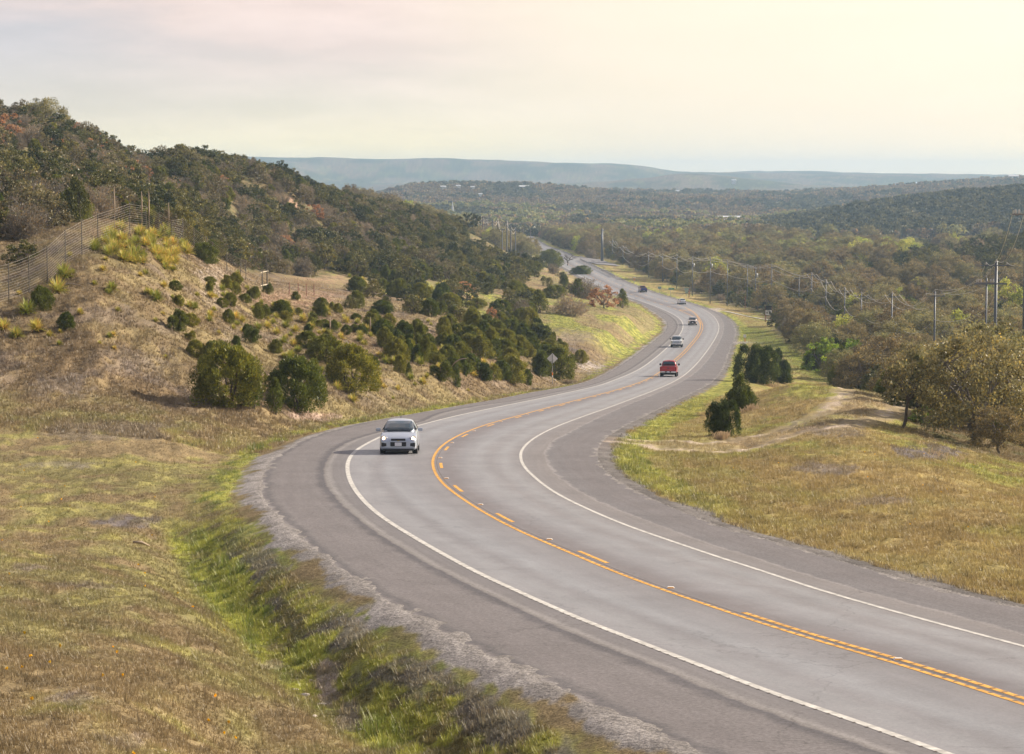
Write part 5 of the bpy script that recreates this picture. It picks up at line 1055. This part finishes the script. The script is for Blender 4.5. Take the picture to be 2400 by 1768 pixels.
def signpost(name,u,vb,vt,plates,lab,postm=M_GALV,pw=.05,cat='sign',extra=None,Y=None):
    if Y is None: x,y,z=pick(u,vb)
    else: y=Y;x=(u-1200)/F*Y;z=float(tz(x,y))
    r=empty(name,(x,y,z));H=hpx(y,vb-vt);m=MB();m.tube([(0,0,-.4),(0,0,H)],pw,6);m.build('post',postm,r)
    for (du,v0,v1,w_,mt,pn) in plates:
        zc=hpx(y,vb-(v0+v1)/2);m=MB();m.box((hpx(y,du),-.07,zc),(hpx(y,w_),.03,hpx(y,abs(v1-v0))));m.build(pn,mt,r)
    tag(r,lab,cat);return r,x,y,z
r,x,y,z=signpost('street_name_sign',1571,695,675,[(2,675,679.2,12.6,M_GRN,'name_plate')],'green street-name sign on a thin post by the far verge')
for i in range(6):
    m=MB();m.box((hpx(y,-2.2+i*1.35),-.09,hpx(y,18)),(hpx(y,.8),.01,hpx(y,1.4)));m.build('lettering',M_WHT,r)
signpost('route_sign',1609,697,676,[(0,675,681.5,10.2,M_PGR,'upper_plate'),(0,682.3,687.5,6.8,M_PGR,'lower_plate')],'two pale green sign plates one above the other before dark trees')
signpost('roadside_sign',1546,686,672,[(0,672,677.5,8.,M_PGR,'plate')],'small pale green sign plate in the shade behind the pickup')
signpost('wooden_post',1615,697,677,[],'short brown wooden post between the sign plates and the pole',M_RUST,.13,'post')
signpost('marker_post',1487,664,650,[(0,649.5,651.5,5.5,M_WHT,'top_plate'),(0,652,658,1.6,M_ORG,'orange_band')],'white and orange marker post left of the dark blue pickup',cat='marker post')
signpost('marker_post',1746,806,786,[(-.5,784,791,7,M_ALU,'box'),(0,793,801,2.2,M_ORG,'orange_band')],'grey box on an orange and white post at the outside of the bend',cat='marker post')
r,x,y,z=signpost('notice_board',1795,737,699,[(7,699,709,14.5,M_BLK,'board_frame'),(7,709,720,14.5,M_WHT,'board_face'),(10,712,718,5,M_BLK,'dark_print'),(3.5,714,717,4,M_BLK,'dark_print'),(6.5,710.2,711.6,9,M_BLK,'dark_print')],'black and white notice board on posts in the shade of the woods',M_RUST,.09,'notice board',Y=520)
m=MB();m.tube([(hpx(y,14),0,-.3),(hpx(y,14),0,hpx(y,36))],.09,6);m.build('post',M_RUST,r)
for i,(u,vt) in enumerate([(1776.5,680),(1747,705)]):
    signpost('red_post',u,738,vt,[],['tall thin red brown post right of the transformer pole','short red brown post left of the transformer pole'][i],M_RUST,.08,'post',Y=590)
g=empty('guardrail',(float(tx('RE',830))+1,830,float(tz(tx('RE',830)+1,830))));o_=Vector(g.location);prev=None;m=MB();pts=[]
for Y in np.arange(780,921,7.):
    x=float(tx('RE',Y))-1.5;z=ZC-float(roadH(Y));pts.append(Vector((x,Y,z+.75))-o_);q=MB();q.box((x-o_.x,Y-o_.y,z+.35-o_.z),(.16,.16,.8));q.build('post',M_GALV,g)
for a,b_ in zip(pts[:-1],pts[1:]):
    for dz in(-.13,.13): m.tube([a+Vector((0,0,dz)),b_+Vector((0,0,dz))],.10,5,cap=False)
m.build('rail',M_GALV,g);tag(g,'low grey guardrail on the right side of the far road','guardrail')
# ------------------------------------------------------------ far buildings
M_WALL=mat('pale_wall',(.62,.60,.56),.8);M_ROOF=mat('light_metal_roof',(.72,.73,.74),.4,.1);M_ROOFB=mat('grey_shingle_roof',(.30,.28,.27),.8);M_WIN=mat('dark_window',(.03,.035,.045),.2)
def house(u,v,wpx,hpx_,lab,roofm=M_ROOF,lift=3.,depth=.6,name='house',Y=None):
    if Y is None:x,y,z=pick(u,v)
    else:y=Y;x=(u-1200)/F*Y;z=float(tz(x,y))
    w_=hpx(y,wpx);hh=hpx(y,hpx_);D=w_*depth;z0=z-2;wh=hh*.55+2+lift
    r=empty(name,(x,y,z0));m=MB();m.box((0,0,wh/2),(w_,D,wh));m.build('wall',M_WALL,r)
    m=MB();e=.4;zt=wh;rh=hh*.45;m.v=[(-w_/2-e,-D/2-e,zt),(w_/2+e,-D/2-e,zt),(w_/2+e,D/2+e,zt),(-w_/2-e,D/2+e,zt),(-w_/2-e,0,zt+rh),(w_/2+e,0,zt+rh)];m.f=[(0,1,5,4),(2,3,4,5),(0,4,3),(1,2,5),(0,3,2,1)];m.m=[0]*5;m.build('roof',roofm,r)
    for i in range(3):
        q=MB();q.box(((-.33+.33*i)*w_,-D/2-.05,wh-hh*.3),(w_*.12,.06,hh*.24));q.build('window',M_WIN,r)
    tag(r,lab,'house' if name=='house' else name.replace('_',' '));return r
house(1709,527,80,9,'long white metal warehouse roof in the valley woods',lift=4,depth=.5,name='warehouse')
house(1581,529,34,8,'shorter white roofed building left of the long warehouse',lift=4,name='warehouse')
house(1487,534,26,6,'pale roof above the cut bank in the valley',lift=4,name='warehouse')
for u,v,w_,h_,lab in [(1039,452,12,5,'leftmost small house on the middle ridge'),(1074,450,10,5,'second small house on the middle ridge from the left'),(1108,452,9,4,'third small house on the middle ridge from the left'),(1228,453,22,7,'pale blue long house on the middle ridge'),(1126,470,8,5,'tiny pale house below the middle ridge top'),(1587,460,10,5,'white speck of a house on the low part of the middle ridge'),(1530,465,8,4,'small house left of the white speck on the ridge'),(2057,446,14,5,'left house of three on the far right ridge'),(2105,440,14,6,'middle house of three on the far right ridge'),(2150,438,14,6,'right house of three on the far right ridge'),(1720,432,10,5,'small pale house in the blue haze')]: house(u,v,w_,h_,lab,lift=5)
house(1825,676,52,9,'tan roofed building half hidden in the woods behind the poles',mat('tan_roof',(.50,.36,.27),.8),lift=5,Y=700)
house(2375,428,22,7,'square pale building on the skyline at far right',lift=6,name='block_building')
x,y,z=pick(1061,520);r=empty('church',(x,y,z-2));w_=hpx(y,7);m=MB();m.box((0,0,4),(w_*1.6,w_*2,8));m.build('nave',M_WALL,r);m=MB();m.tube([(0,-w_,7),(0,-w_,11),(0,-w_,11.1),(0,-w_,17)],[w_*.3,w_*.3,w_*.34,.05],8);m.build('spire',M_ROOF,r);tag(r,'pale church spire poking out of the valley woods','church')
# ------------------------------------------------------------ vehicles
M_TYRE=mat('tyre_rubber',(.018,.018,.02),.85);M_RIM=mat('alloy_rim',(.45,.45,.47),.3,.8);M_GLASS=mat('tinted_glass',(.025,.045,.06),.06,0,1.0,noise=(2,.02));M_PLAS=mat('black_plastic',(.02,.021,.024),.5);M_CHR=mat('chrome',(.75,.75,.76),.15,1.);M_PLATE=mat('licence_plate',(.72,.73,.76),.4);M_TAIL=mat('tail_lamp_red',(.35,.01,.012),.2);M_LENS=mat('lamp_lens',(.55,.55,.58),.1,.3,coat=.5);M_LIT=mat('lit_headlamp',(1,.8,.6),.3,emit=(1,.62,.36),es=5.)
def paintm(n,c,metal=.45): return mat(n,c,.28,metal,.5,coat=.8,noise=(1,.03))
def loftmesh(S,m,name,parent,sub=1,half=None):
    b=MB();n=None
    for (y,ring) in S:
        full=[(x,y,z) for x,z in ring]+[(-x,y,z) for x,z in ring[::-1] if abs(x)>1e-6];n=len(full);b.v+=full
    for i in range(len(S)-1):
        for j in range(n):
            a=i*n+j;c=i*n+(j+1)%n;b.f.append((a,c,c+n,a+n));b.m.append(0)
    b.f.append(tuple(range(n)));b.f.append(tuple(range((len(S)-1)*n,len(S)*n))[::-1]);b.m+=[0,0]
    return b.build(name,m,parent,True,sub=sub)
def vehicle(root,P):
    pm=P['paint'];S=[]
    for (y,hw,zb,zt,cr) in P['body']:
        S.append((y,[(0,zb),(hw*.88,zb),(hw*.985,zb+.05),(hw,zb+(zt-zb)*.30),(hw,zb+(zt-zb)*.62),(hw*.975,zt-.10*min(1,(zt-zb))),(hw*.9,zt-.02),(hw*.6,zt+cr*.75),(0,zt+cr)]))
    loftmesh(S,pm,'body',root,2)
    c=P['cabin'];S=[]
    for (y,hb,ht,zt) in c:
        zb=P['belt']-.12;S.append((y,[(0,zb),(hb*.97,zb),(hb,P['belt']),(hb*.55+ht*.45,P['belt']*.55+zt*.45),(ht,zt-.07),(ht*.86,zt-.015),(ht*.4,zt+.02),(0,zt+.025)]))
    loftmesh(S,P.get('roofpaint',pm),'cabin',root,1)
    def panel(name,rows,m,off=.02,t=None):
        b=MB();n=len(rows[0])
        for r_ in rows:b.v+=r_
        for i in range(len(rows)-1):
            for j in range(n-1):
                a=i*n+j;b.f.append((a,a+1,a+1+n,a+n));b.m.append(0)
        o=b.build(name,m,root,True);md=o.modifiers.new('t','SOLIDIFY');md.thickness=.015;md.offset=0;return o
    def screen(name,ya,za,ha,yb,zb,hb,bow,m=M_GLASS):
        rows=[]
        for t in (0,.33,.66,1):
            rows.append([(s*(ha*(1-t)+hb*t),ya*(1-t)+yb*t+bow*(1-s*s),za*(1-t)+zb*t+.012*(1-s*s)) for s in np.linspace(-1,1,7)])
        return panel(name,rows,m)
    screen('windshield',*P['ws']);screen('rear_window',*P['rw'])
    for s in(-1,1):
        for (ya,yb,yc,yd) in P['side']:
            z0,z1=P['belt']+.04,P['sidetop'];rows=[]
            for t in(0,.5,1):
                hw_=P['hb']*(1-t)+P['hts']*t+.022;rows.append([(s*(hw_),ya*(1-t)+yc*t+(yb*(1-t)+yd*t-ya*(1-t)-yc*t)*q,z0*(1-t)+z1*t) for q in(0,.5,1)])
            panel('side_window',rows,M_GLASS)
        for y in P['wy']:
            w_=empty('wheel',(s*(P['hw']-.145),y,P['R']));w_.parent=root
            m=MB();R=P['R'];m.tube([(-.11,0,0),(-.09,0,0),(.09,0,0),(.11,0,0)],[R*.9,R,R,R*.9],20);m.build('tyre',M_TYRE,w_)
            m=MB();m.tube([(s*.10,0,0),(s*.122,0,0)],[R*.64,R*.6],12)
            for k in range(5):
                an=k*1.2566;m.box((s*.125,math.cos(an)*R*.33,math.sin(an)*R*.33),(.02,.09,R*.55),R=Matrix.Rotation(-an+math.pi/2,3,'X'))
            m.build('rim',M_RIM,w_)
            m=MB();m.tube([(s*(P['hw']-.10),y,R*1.04),(s*(P['hw']-.012),y,R*1.04)],R*1.12,20);m.build('wheel_arch',M_PLAS,root)
        m=MB();mx,my,mz=P['mir'];m.box((s*(mx+.1),my,mz),(.22,.10,.15 if not P.get('bigmir') else .24));m.build('side_mirror',P.get('mirm',pm),root,bevel=.03)
        hx,hy,hz,hw_,hh_,hd=P['hl'];o=None
        m=MB();m.box((s*hx,hy,hz),(hw_,hd,hh_),R=Matrix.Rotation(s*P.get('hrot',-.35),3,'Z')@Matrix.Rotation(s*P.get('htilt',.0),3,'Y'));m.build('headlight',M_LENS,root,bevel=.03)
        if P.get('lit'):
            bpy.context.view_layer.update();m=MB();m.tube([(s*(hx+.03),hy+hd/2+.01,hz),(s*(hx+.03),hy+hd/2+.03,hz)],.068,12);m.build('lamp_bulb',M_LIT,root)
        tx_,ty,tz_,tw,th_=P['tl'];m=MB();m.box((s*tx_,ty,tz_),(tw,.10,th_));m.build('taillight',M_TAIL,root,bevel=.02)
    for (nm,cx,cy,cz,dx,dy,dz,mt,bv) in P['bits']:
        m=MB();m.box((cx,cy,cz),(dx,dy,dz));m.build(nm,mt,root,bevel=bv)
    u=MB();u.box((0,0,P['R']*.75),(P['hw']*1.5,P['L']*.86,.16));u.build('underbody',M_PLAS,root)
def put(root,u,v,lane,away,Yo=None,dy=0):
    x,y=on_road(u,v);x,y=float(x),float(y)
    if Yo:y=Yo
    xl=(float(tx(lane[0],y))+float(tx(lane[1],y)))/2 if lane else x
    xx=x if not lane else x*.75+xl*.25
    d=(np.interp(y+5,RY,(T[lane[0]]+T[lane[1]])/2)-np.interp(y-5,RY,(T[lane[0]]+T[lane[1]])/2))/10;gz=-(float(roadH(y+4))-float(roadH(y-4)))/8
    head=math.atan2(-d,1) ;L=root['len']
    if away: rz=head;ycen=y+L/2*math.cos(head);xcen=xx+d*L/2;pitch=math.atan(gz)
    else: rz=head+math.pi;ycen=y+L/2*math.cos(head);xcen=xx+d*L/2;pitch=-math.atan(gz)
    root.location=(xcen,ycen,ZC-float(roadH(ycen))+.022);root.rotation_euler=Euler((pitch,0,rz+dy),'XYZ')
def start(name,lab,L,cat):
    r=empty(name,(0,0,0));r['len']=L;tag(r,lab,cat);return r
PS=paintm('silver_paint',(.47,.53,.62));
r=start('hatchback_car','silver hatchback coming round the bend with both headlights lit',4.04,'car')
vehicle(r,dict(paint=PS,L=4.04,hw=.868,R=.315,belt=1.0,hb=.76,hts=.585,sidetop=1.37,wy=(1.26,-1.27),
 body=[(2.03,.70,.30,.60,.02),(1.98,.79,.20,.70,.03),(1.80,.84,.17,.81,.04),(1.5,.855,.17,.90,.05),(1.05,.868,.18,.985,.04),(0,.868,.18,1.0,.0),(-1.3,.868,.18,1.02,.0),(-1.75,.85,.2,1.02,.0),(-1.97,.80,.25,.96,.0),(-2.02,.72,.32,.86,.0)],
 cabin=[(1.12,.60,.56,1.0),(.95,.74,.66,1.08),(.18,.80,.60,1.44),(-.1,.81,.60,1.49),(-.7,.81,.60,1.505),(-1.35,.79,.58,1.45),(-1.7,.76,.58,1.25),(-1.9,.70,.6,1.02)],
 ws=(1.10,1.035,.70,.27,1.425,.575,.09),rw=(-1.86,1.10,.58,-1.52,1.41,.50,-.05),side=[(.80,-.18,.12,-.18),(-.24,-1.15,-.24,-1.15),(-1.2,-1.55,-1.2,-1.4)],
 mir=(.87,.72,1.06),hl=(.63,1.84,.72,.30,.17,.22),hrot=-.5,htilt=-.25,lit=True,tl=(.72,-1.97,.85,.2,.2),
 bits=[('upper_grille',0,2.02,.66,.66,.05,.10,M_PLAS,.02),('lower_grille',0,2.03,.46,.72,.05,.21,M_PLAS,.04),('grille_bar',0,2.05,.575,.74,.04,.045,PS,.01),('grille_emblem',0,2.052,.60,.12,.02,.035,mat('gold_emblem',(.5,.36,.08),.4),.005),('licence_plate',0,2.065,.455,.31,.02,.16,M_PLATE,.005),('front_lip',0,1.93,.20,1.42,.2,.09,M_PLAS,.02),
  ('fog_lamp_pocket',.64,1.955,.43,.26,.13,.19,M_PLAS,.03),('fog_lamp_pocket',-.64,1.955,.43,.26,.13,.19,M_PLAS,.03),('roof_aerial',.0,-1.2,1.56,.02,.14,.10,M_PLAS,0)]))
put(r,937,1066,('LW','YC'),False)
def pickup(name,lab,pm,front,bump,roofpaint=None):
    r=start(name,lab,5.75,'pickup truck');hw=.995
    fr_=[('grille',0,2.89,.93,1.05,.06,.30,front['g'],.03),('grille_bar',0,2.925,.98,1.0,.03,.05,M_CHR,.01),('grille_bar',0,2.925,.87,1.0,.03,.05,M_CHR,.01),('front_bumper',0,2.92,.60,1.86,.16,.20,bump,.05),('lower_valance',0,2.86,.42,1.6,.16,.18,M_PLAS,.03),('licence_plate',0,3.01,.60,.31,.01,.15,M_PLATE,0)]
    re=[('tailgate',0,-2.88,.92,1.46,.05,.50,pm,.02),('tailgate_handle',0,-2.915,1.02,.22,.02,.09,M_PLAS,.01),('rear_bumper',0,-2.93,.56,1.86,.14,.18,bump,.04),('bumper_step',0,-3.005,.58,.7,.02,.12,M_PLAS,.01),('licence_plate',0,-3.02,.58,.31,.01,.15,M_PLATE,0),('bed_interior',0,-1.85,1.262,1.56,1.85,.02,M_PLAS,0),('third_brake_lamp',0,-.83,1.83,.32,.03,.04,M_TAIL,0)]
    vehicle(r,dict(paint=pm,roofpaint=roofpaint or pm,L=5.75,hw=hw,R=.40,belt=1.26,hb=.875,hts=.705,sidetop=1.78,wy=(1.85,-1.78),
     body=[(2.86,.84,.52,1.04,.02),(2.80,.93,.45,1.12,.03),(2.5,.985,.42,1.18,.04),(1.5,.995,.42,1.25,.04),(.5,.995,.42,1.26,0),(-.85,.995,.42,1.26,0),(-.9,.995,.42,1.25,0),(-2.7,.995,.45,1.25,0),(-2.84,.98,.5,1.24,0),(-2.87,.95,.55,1.22,0)],
     cabin=[(1.25,.80,.74,1.27),(1.1,.86,.78,1.34),(.55,.90,.70,1.82),(.2,.90,.70,1.90),(-.5,.90,.70,1.90),(-.76,.90,.70,1.84),(-.88,.89,.76,1.3)],
     ws=(1.24,1.31,.80,.64,1.80,.68,.07),rw=(-.915,1.36,.74,-.83,1.76,.64,-.02),side=[(.9,.12,.42,.12),(.05,-.7,.05,-.65)],
     mir=(1.0,.85,1.38),bigmir=True,mirm=M_PLAS,hl=(.78,2.76,.95,.32,.26,.18),hrot=-.25,lit=False,tl=(.90,-2.85,.98,.15,.42),bits=fr_+re))
    return r
M_GRL=mat('pale_grille',(.35,.42,.52),.3,.6);r=pickup('pickup_truck','silver pickup with black mirrors facing the camera in the left lane',paintm('pale_silver_paint',(.62,.66,.70)),dict(g=M_GRL),M_CHR);put(r,1584,815,('LW','YC'),False)
r=pickup('pickup_truck','bright red pickup seen from behind, nearest vehicle in the right lane',paintm('red_paint',(.50,.018,.03),.1),dict(g=M_PLAS),M_CHR);put(r,1567,884,('YC','RW'),True)
r=pickup('pickup_truck','far dark blue pickup with a red roof, seen from behind',paintm('blue_paint',(.035,.045,.25),.2),dict(g=M_PLAS),M_PLAS,paintm('dull_red_paint',(.32,.04,.05),.1));put(r,1509,686,('YR','RW'),True)
PT=paintm('pale_gold_paint',(.66,.58,.54));r=start('suv_car','pale suv with a dark grille, facing the camera beyond the silver pickup',4.75,'suv')
vehicle(r,dict(paint=PT,L=4.75,hw=.93,R=.36,belt=1.14,hb=.835,hts=.665,sidetop=1.58,wy=(1.45,-1.42),
 body=[(2.36,.72,.36,.86,.02),(2.28,.84,.26,.98,.03),(1.9,.92,.24,1.06,.04),(1.2,.93,.24,1.13,.03),(0,.93,.24,1.14,0),(-1.9,.93,.26,1.14,0),(-2.25,.9,.3,1.1,0),(-2.36,.84,.4,1.0,0)],
 cabin=[(1.22,.74,.68,1.15),(1.05,.82,.74,1.22),(.45,.86,.67,1.63),(.1,.86,.67,1.72),(-1.3,.86,.66,1.72),(-1.85,.84,.64,1.62),(-2.2,.8,.68,1.16)],
 ws=(1.21,1.18,.77,.55,1.60,.64,.08),rw=(-2.17,1.25,.66,-1.92,1.58,.56,-.04),side=[(.85,.0,.35,.0),(-.06,-1.0,-.06,-1.0),(-1.07,-1.85,-1.07,-1.6)],
 mir=(.94,.85,1.22),mirm=PT,hl=(.70,2.20,.86,.30,.18,.2),hrot=-.4,lit=False,tl=(.78,-2.30,1.0,.16,.35),
 bits=[('grille',0,2.37,.78,.95,.06,.30,M_PLAS,.03),('lower_grille',0,2.38,.50,1.4,.08,.24,M_PLAS,.04),('licence_plate',0,2.43,.58,.31,.01,.15,M_PLATE,0),('roof_rack',.55,-.5,1.76,.04,1.8,.04,M_PLAS,.01),('roof_rack',-.55,-.5,1.76,.04,1.8,.04,M_PLAS,.01)]))
put(r,1624,763,('LW','YC'),False)
PW=paintm('white_paint',(.74,.76,.80),.05);r=start('sedan_car','white sedan seen from behind in the right lane past the turn bay',4.75,'car')
vehicle(r,dict(paint=PW,L=4.75,hw=.91,R=.33,belt=.98,hb=.81,hts=.61,sidetop=1.32,wy=(1.40,-1.38),
 body=[(2.36,.70,.30,.70,.02),(2.25,.82,.22,.80,.03),(1.7,.9,.2,.90,.03),(1.1,.91,.2,.97,.02),(0,.91,.2,.98,0),(-1.4,.91,.22,1.0,.02),(-2.0,.89,.24,1.03,.02),(-2.28,.84,.3,1.01,.02),(-2.37,.78,.38,.9,0)],
 cabin=[(1.05,.7,.64,.98),(.9,.8,.7,1.04),(.1,.84,.60,1.38),(-.3,.84,.60,1.44),(-.9,.83,.58,1.41),(-1.5,.78,.60,1.16),(-1.75,.72,.62,1.0)],
 ws=(1.04,1.02,.74,.2,1.36,.58,.08),rw=(-1.74,1.05,.64,-1.05,1.37,.55,-.05),side=[(.75,-.1,.1,-.1),(-.16,-1.2,-.16,-.95)],
 mir=(.92,.7,1.04),mirm=PW,hl=(.70,2.15,.70,.3,.14,.2),hrot=-.4,lit=False,tl=(.70,-2.30,.86,.28,.16),
 bits=[('licence_plate',0,-2.385,.80,.31,.01,.15,M_PLATE,0),('rear_bumper_lower',0,-2.34,.34,1.4,.08,.12,M_PLAS,.03),('grille',0,2.36,.55,.9,.05,.2,M_PLAS,.03)]))
put(r,1600,714,('YR','RW'),True)
# ------------------------------------------------------------ haze, sky, sun, camera
hz=MB();x0,x1,y0,y1,z0,z1=-8200,8200,-120,9300,-120,130.
hz.box(((x0+x1)/2,(y0+y1)/2,(z0+z1)/2),(x1-x0,y1-y0,z1-z0));mh=bpy.data.materials.new('haze_air');mh.use_nodes=True;nt=mh.node_tree;nt.nodes.remove(nt.nodes['Principled BSDF'])
pv=nt.nodes.new('ShaderNodeVolumePrincipled');pv.inputs['Density'].default_value=HAZE;pv.inputs['Color'].default_value=(.50,.73,1.0,1);pv.inputs['Anisotropy'].default_value=.1
nt.links.new(pv.outputs[0],nt.nodes['Material Output'].inputs['Volume']);o=hz.build('haze',mh);tag(o,'pale blue haze filling the air over the valley','haze',kind='stuff')
SUN_EL=math.radians(27);SUN_AZ=math.radians(66)   # azimuth measured clockwise (to the right) from the view direction
sd=Vector((math.sin(SUN_AZ)*math.cos(SUN_EL),math.cos(SUN_AZ)*math.cos(SUN_EL),math.sin(SUN_EL)))
sl=bpy.data.lights.new('sun','SUN');sl.energy=SUNE;sl.angle=math.radians(.6);sl.color=(1,.87,.69);so=bpy.data.objects.new('sun',sl);COL.objects.link(so);so.rotation_euler=sd.to_track_quat('Z','Y').to_euler()
W=bpy.data.worlds.new('World');SC.world=W;W.use_nodes=True;nt=W.node_tree;N=nt.nodes;L=nt.links;bg=N['Background']
sky=N.new('ShaderNodeTexSky');sky.sky_type='NISHITA';sky.sun_disc=False;sky.sun_elevation=SUN_EL;sky.sun_rotation=SUN_AZ;sky.air_density=1;sky.dust_density=2.5;sky.ozone_density=1
tc=N.new('ShaderNodeTexCoord');sx=N.new('ShaderNodeSeparateXYZ');L.new(tc.outputs['Generated'],sx.inputs[0])
# thin veil of cloud over the sky: cream at the skyline, lilac-grey to the left, warm yellow round the sun's side
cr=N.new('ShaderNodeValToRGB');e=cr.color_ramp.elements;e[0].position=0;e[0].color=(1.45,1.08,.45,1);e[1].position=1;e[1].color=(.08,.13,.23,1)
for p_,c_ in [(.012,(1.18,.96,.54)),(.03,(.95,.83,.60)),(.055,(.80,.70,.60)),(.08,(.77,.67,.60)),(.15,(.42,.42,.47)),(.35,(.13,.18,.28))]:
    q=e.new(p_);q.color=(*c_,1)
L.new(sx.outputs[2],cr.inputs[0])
nz=N.new('ShaderNodeTexNoise');nz.inputs['Scale'].default_value=4.5;nz.inputs['Detail'].default_value=6;nz.inputs['Roughness'].default_value=.5
mp=N.new('ShaderNodeMapping');mp.inputs['Scale'].default_value=(1.3,1,7);mp.inputs['Rotation'].default_value=(0,math.radians(20),0);L.new(tc.outputs['Generated'],mp.inputs['Vector']);L.new(mp.outputs[0],nz.inputs['Vector'])
mrn=N.new('ShaderNodeMapRange');mrn.inputs[1].default_value=.42;mrn.inputs[2].default_value=.62;L.new(nz.outputs['Fac'],mrn.inputs[0])
zf=N.new('ShaderNodeMapRange');zf.inputs[1].default_value=.015;zf.inputs[2].default_value=.07;L.new(sx.outputs[2],zf.inputs[0])
nf=N.new('ShaderNodeMath');nf.operation='MULTIPLY';L.new(mrn.outputs[0],nf.inputs[0]);L.new(zf.outputs[0],nf.inputs[1])
# left: greyer lilac
xr=N.new('ShaderNodeMapRange');xr.inputs[1].default_value=.08;xr.inputs[2].default_value=-.24;L.new(sx.outputs[0],xr.inputs[0])
ml=N.new('ShaderNodeMix');ml.data_type='RGBA';L.new(cr.outputs[0],ml.inputs[6]);ml.inputs[7].default_value=(.70,.655,.665,1)
lf=N.new('ShaderNodeMath');lf.operation='MULTIPLY';L.new(xr.outputs[0],lf.inputs[0]);L.new(zf.outputs[0],lf.inputs[1]);L.new(lf.outputs[0],ml.inputs[0])
mn=N.new('ShaderNodeMix');mn.data_type='RGBA';L.new(ml.outputs[2],mn.inputs[6]);mn.inputs[7].default_value=(.93,.72,.62,1);k_=N.new('ShaderNodeMath');k_.operation='MULTIPLY';k_.inputs[1].default_value=.9;L.new(nf.outputs[0],k_.inputs[0]);L.new(k_.outputs[0],mn.inputs[0])
nz2=N.new('ShaderNodeTexNoise');nz2.inputs['Scale'].default_value=9;nz2.inputs['Detail'].default_value=7;nz2.inputs['Roughness'].default_value=.6;L.new(mp.outputs[0],nz2.inputs['Vector'])
mr2=N.new('ShaderNodeMapRange');mr2.inputs[1].default_value=.40;mr2.inputs[2].default_value=.65;mr2.inputs[3].default_value=.93;mr2.inputs[4].default_value=1.06;L.new(nz2.outputs['Fac'],mr2.inputs[0])
mn2=N.new('ShaderNodeVectorMath');mn2.operation='SCALE';L.new(mn.outputs[2],mn2.inputs[0]);L.new(mr2.outputs[0],mn2.inputs['Scale'])
# bright warm glow of the veiled sky toward upper right
gd=Vector((.125,1,.115)).normalized();vm=N.new('ShaderNodeVectorMath');vm.operation='DOT_PRODUCT';nrm=N.new("ShaderNodeVectorMath");nrm.operation="NORMALIZE";L.new(tc.outputs['Generated'],nrm.inputs[0]);L.new(nrm.outputs[0],vm.inputs[0]);vm.inputs[1].default_value=gd
gr_=N.new('ShaderNodeMapRange');gr_.interpolation_type='SMOOTHERSTEP';gr_.inputs[1].default_value=.978;gr_.inputs[2].default_value=1.0;L.new(vm.outputs['Value'],gr_.inputs[0])
gm=N.new('ShaderNodeMix');gm.data_type='RGBA';L.new(mn2.outputs[0],gm.inputs[6]);gm.inputs[7].default_value=(.96,.82,.62,1);g2=N.new('ShaderNodeMath');g2.operation='MULTIPLY';g2.inputs[1].default_value=.85;L.new(gr_.outputs[0],g2.inputs[0]);L.new(g2.outputs[0],gm.inputs[0])
mxs=N.new('ShaderNodeMix');mxs.data_type='RGBA';mxs.inputs[0].default_value=.90;L.new(sky.outputs[0],mxs.inputs[6])
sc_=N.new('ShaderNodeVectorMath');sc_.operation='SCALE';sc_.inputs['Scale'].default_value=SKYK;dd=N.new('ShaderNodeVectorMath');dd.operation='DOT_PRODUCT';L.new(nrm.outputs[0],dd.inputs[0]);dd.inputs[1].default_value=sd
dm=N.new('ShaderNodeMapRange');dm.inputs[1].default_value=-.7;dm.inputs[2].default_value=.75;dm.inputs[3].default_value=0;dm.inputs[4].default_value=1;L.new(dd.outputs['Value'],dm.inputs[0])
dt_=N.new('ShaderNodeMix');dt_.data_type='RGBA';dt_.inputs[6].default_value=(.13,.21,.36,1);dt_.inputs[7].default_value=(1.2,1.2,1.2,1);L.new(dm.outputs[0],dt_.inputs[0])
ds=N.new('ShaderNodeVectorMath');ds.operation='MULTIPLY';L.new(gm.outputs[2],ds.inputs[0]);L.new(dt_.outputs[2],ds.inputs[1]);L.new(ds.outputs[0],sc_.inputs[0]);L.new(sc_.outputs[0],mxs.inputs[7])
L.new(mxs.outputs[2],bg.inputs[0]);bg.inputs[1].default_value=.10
cam=bpy.data.cameras.new('camera');co=bpy.data.objects.new('camera',cam);COL.objects.link(co);SC.camera=co
co.location=(0,0,ZC);co.rotation_euler=(math.pi/2-TH,0,0);cam.sensor_fit='HORIZONTAL';cam.sensor_width=36;cam.lens=36*F/2400;cam.clip_start=1;cam.clip_end=30000
SC.view_settings.view_transform='Standard';SC.view_settings.look='None';SC.view_settings.exposure=EXPO;SC.view_settings.gamma=1
SC.cycles.volume_bounces=1;SC.cycles.max_bounces=6;SC.cycles.diffuse_bounces=3;SC.cycles.glossy_bounces=2;SC.cycles.transmission_bounces=3;SC.cycles.transparent_max_bounces=4;SC.cycles.sample_clamp_indirect=4
def flowers():
    rng=np.random.default_rng(61);n=260;y=np.exp(rng.uniform(math.log(26),math.log(110),n));a=rng.uniform(-.23,.23,n);x=a*y;dl_=tx('LE',y)-x;dr_=x-tx('RE',y);ok=(dl_>3.5)|(dr_>4);x,y=x[ok],y[ok];z=tz(x,y);n=len(x)
    c=np.stack([x,y,z+.06+.05*rng.random(n)],-1);V,T_=leaves(c,np.full(n,.02),7,.04,.9,rng,up=.2,out=.1,shell=.3)
    o=link('wildflowers',mesh_np('wildflowers',V,4,np.arange(len(V)),[leaf('yellow_petals',(.80,.50,.02),.1,.3)],False,{'tint':T_}));tag(o,'tiny yellow wildflowers sprinkled through the near grass','flowers',kind='stuff')
flowers()
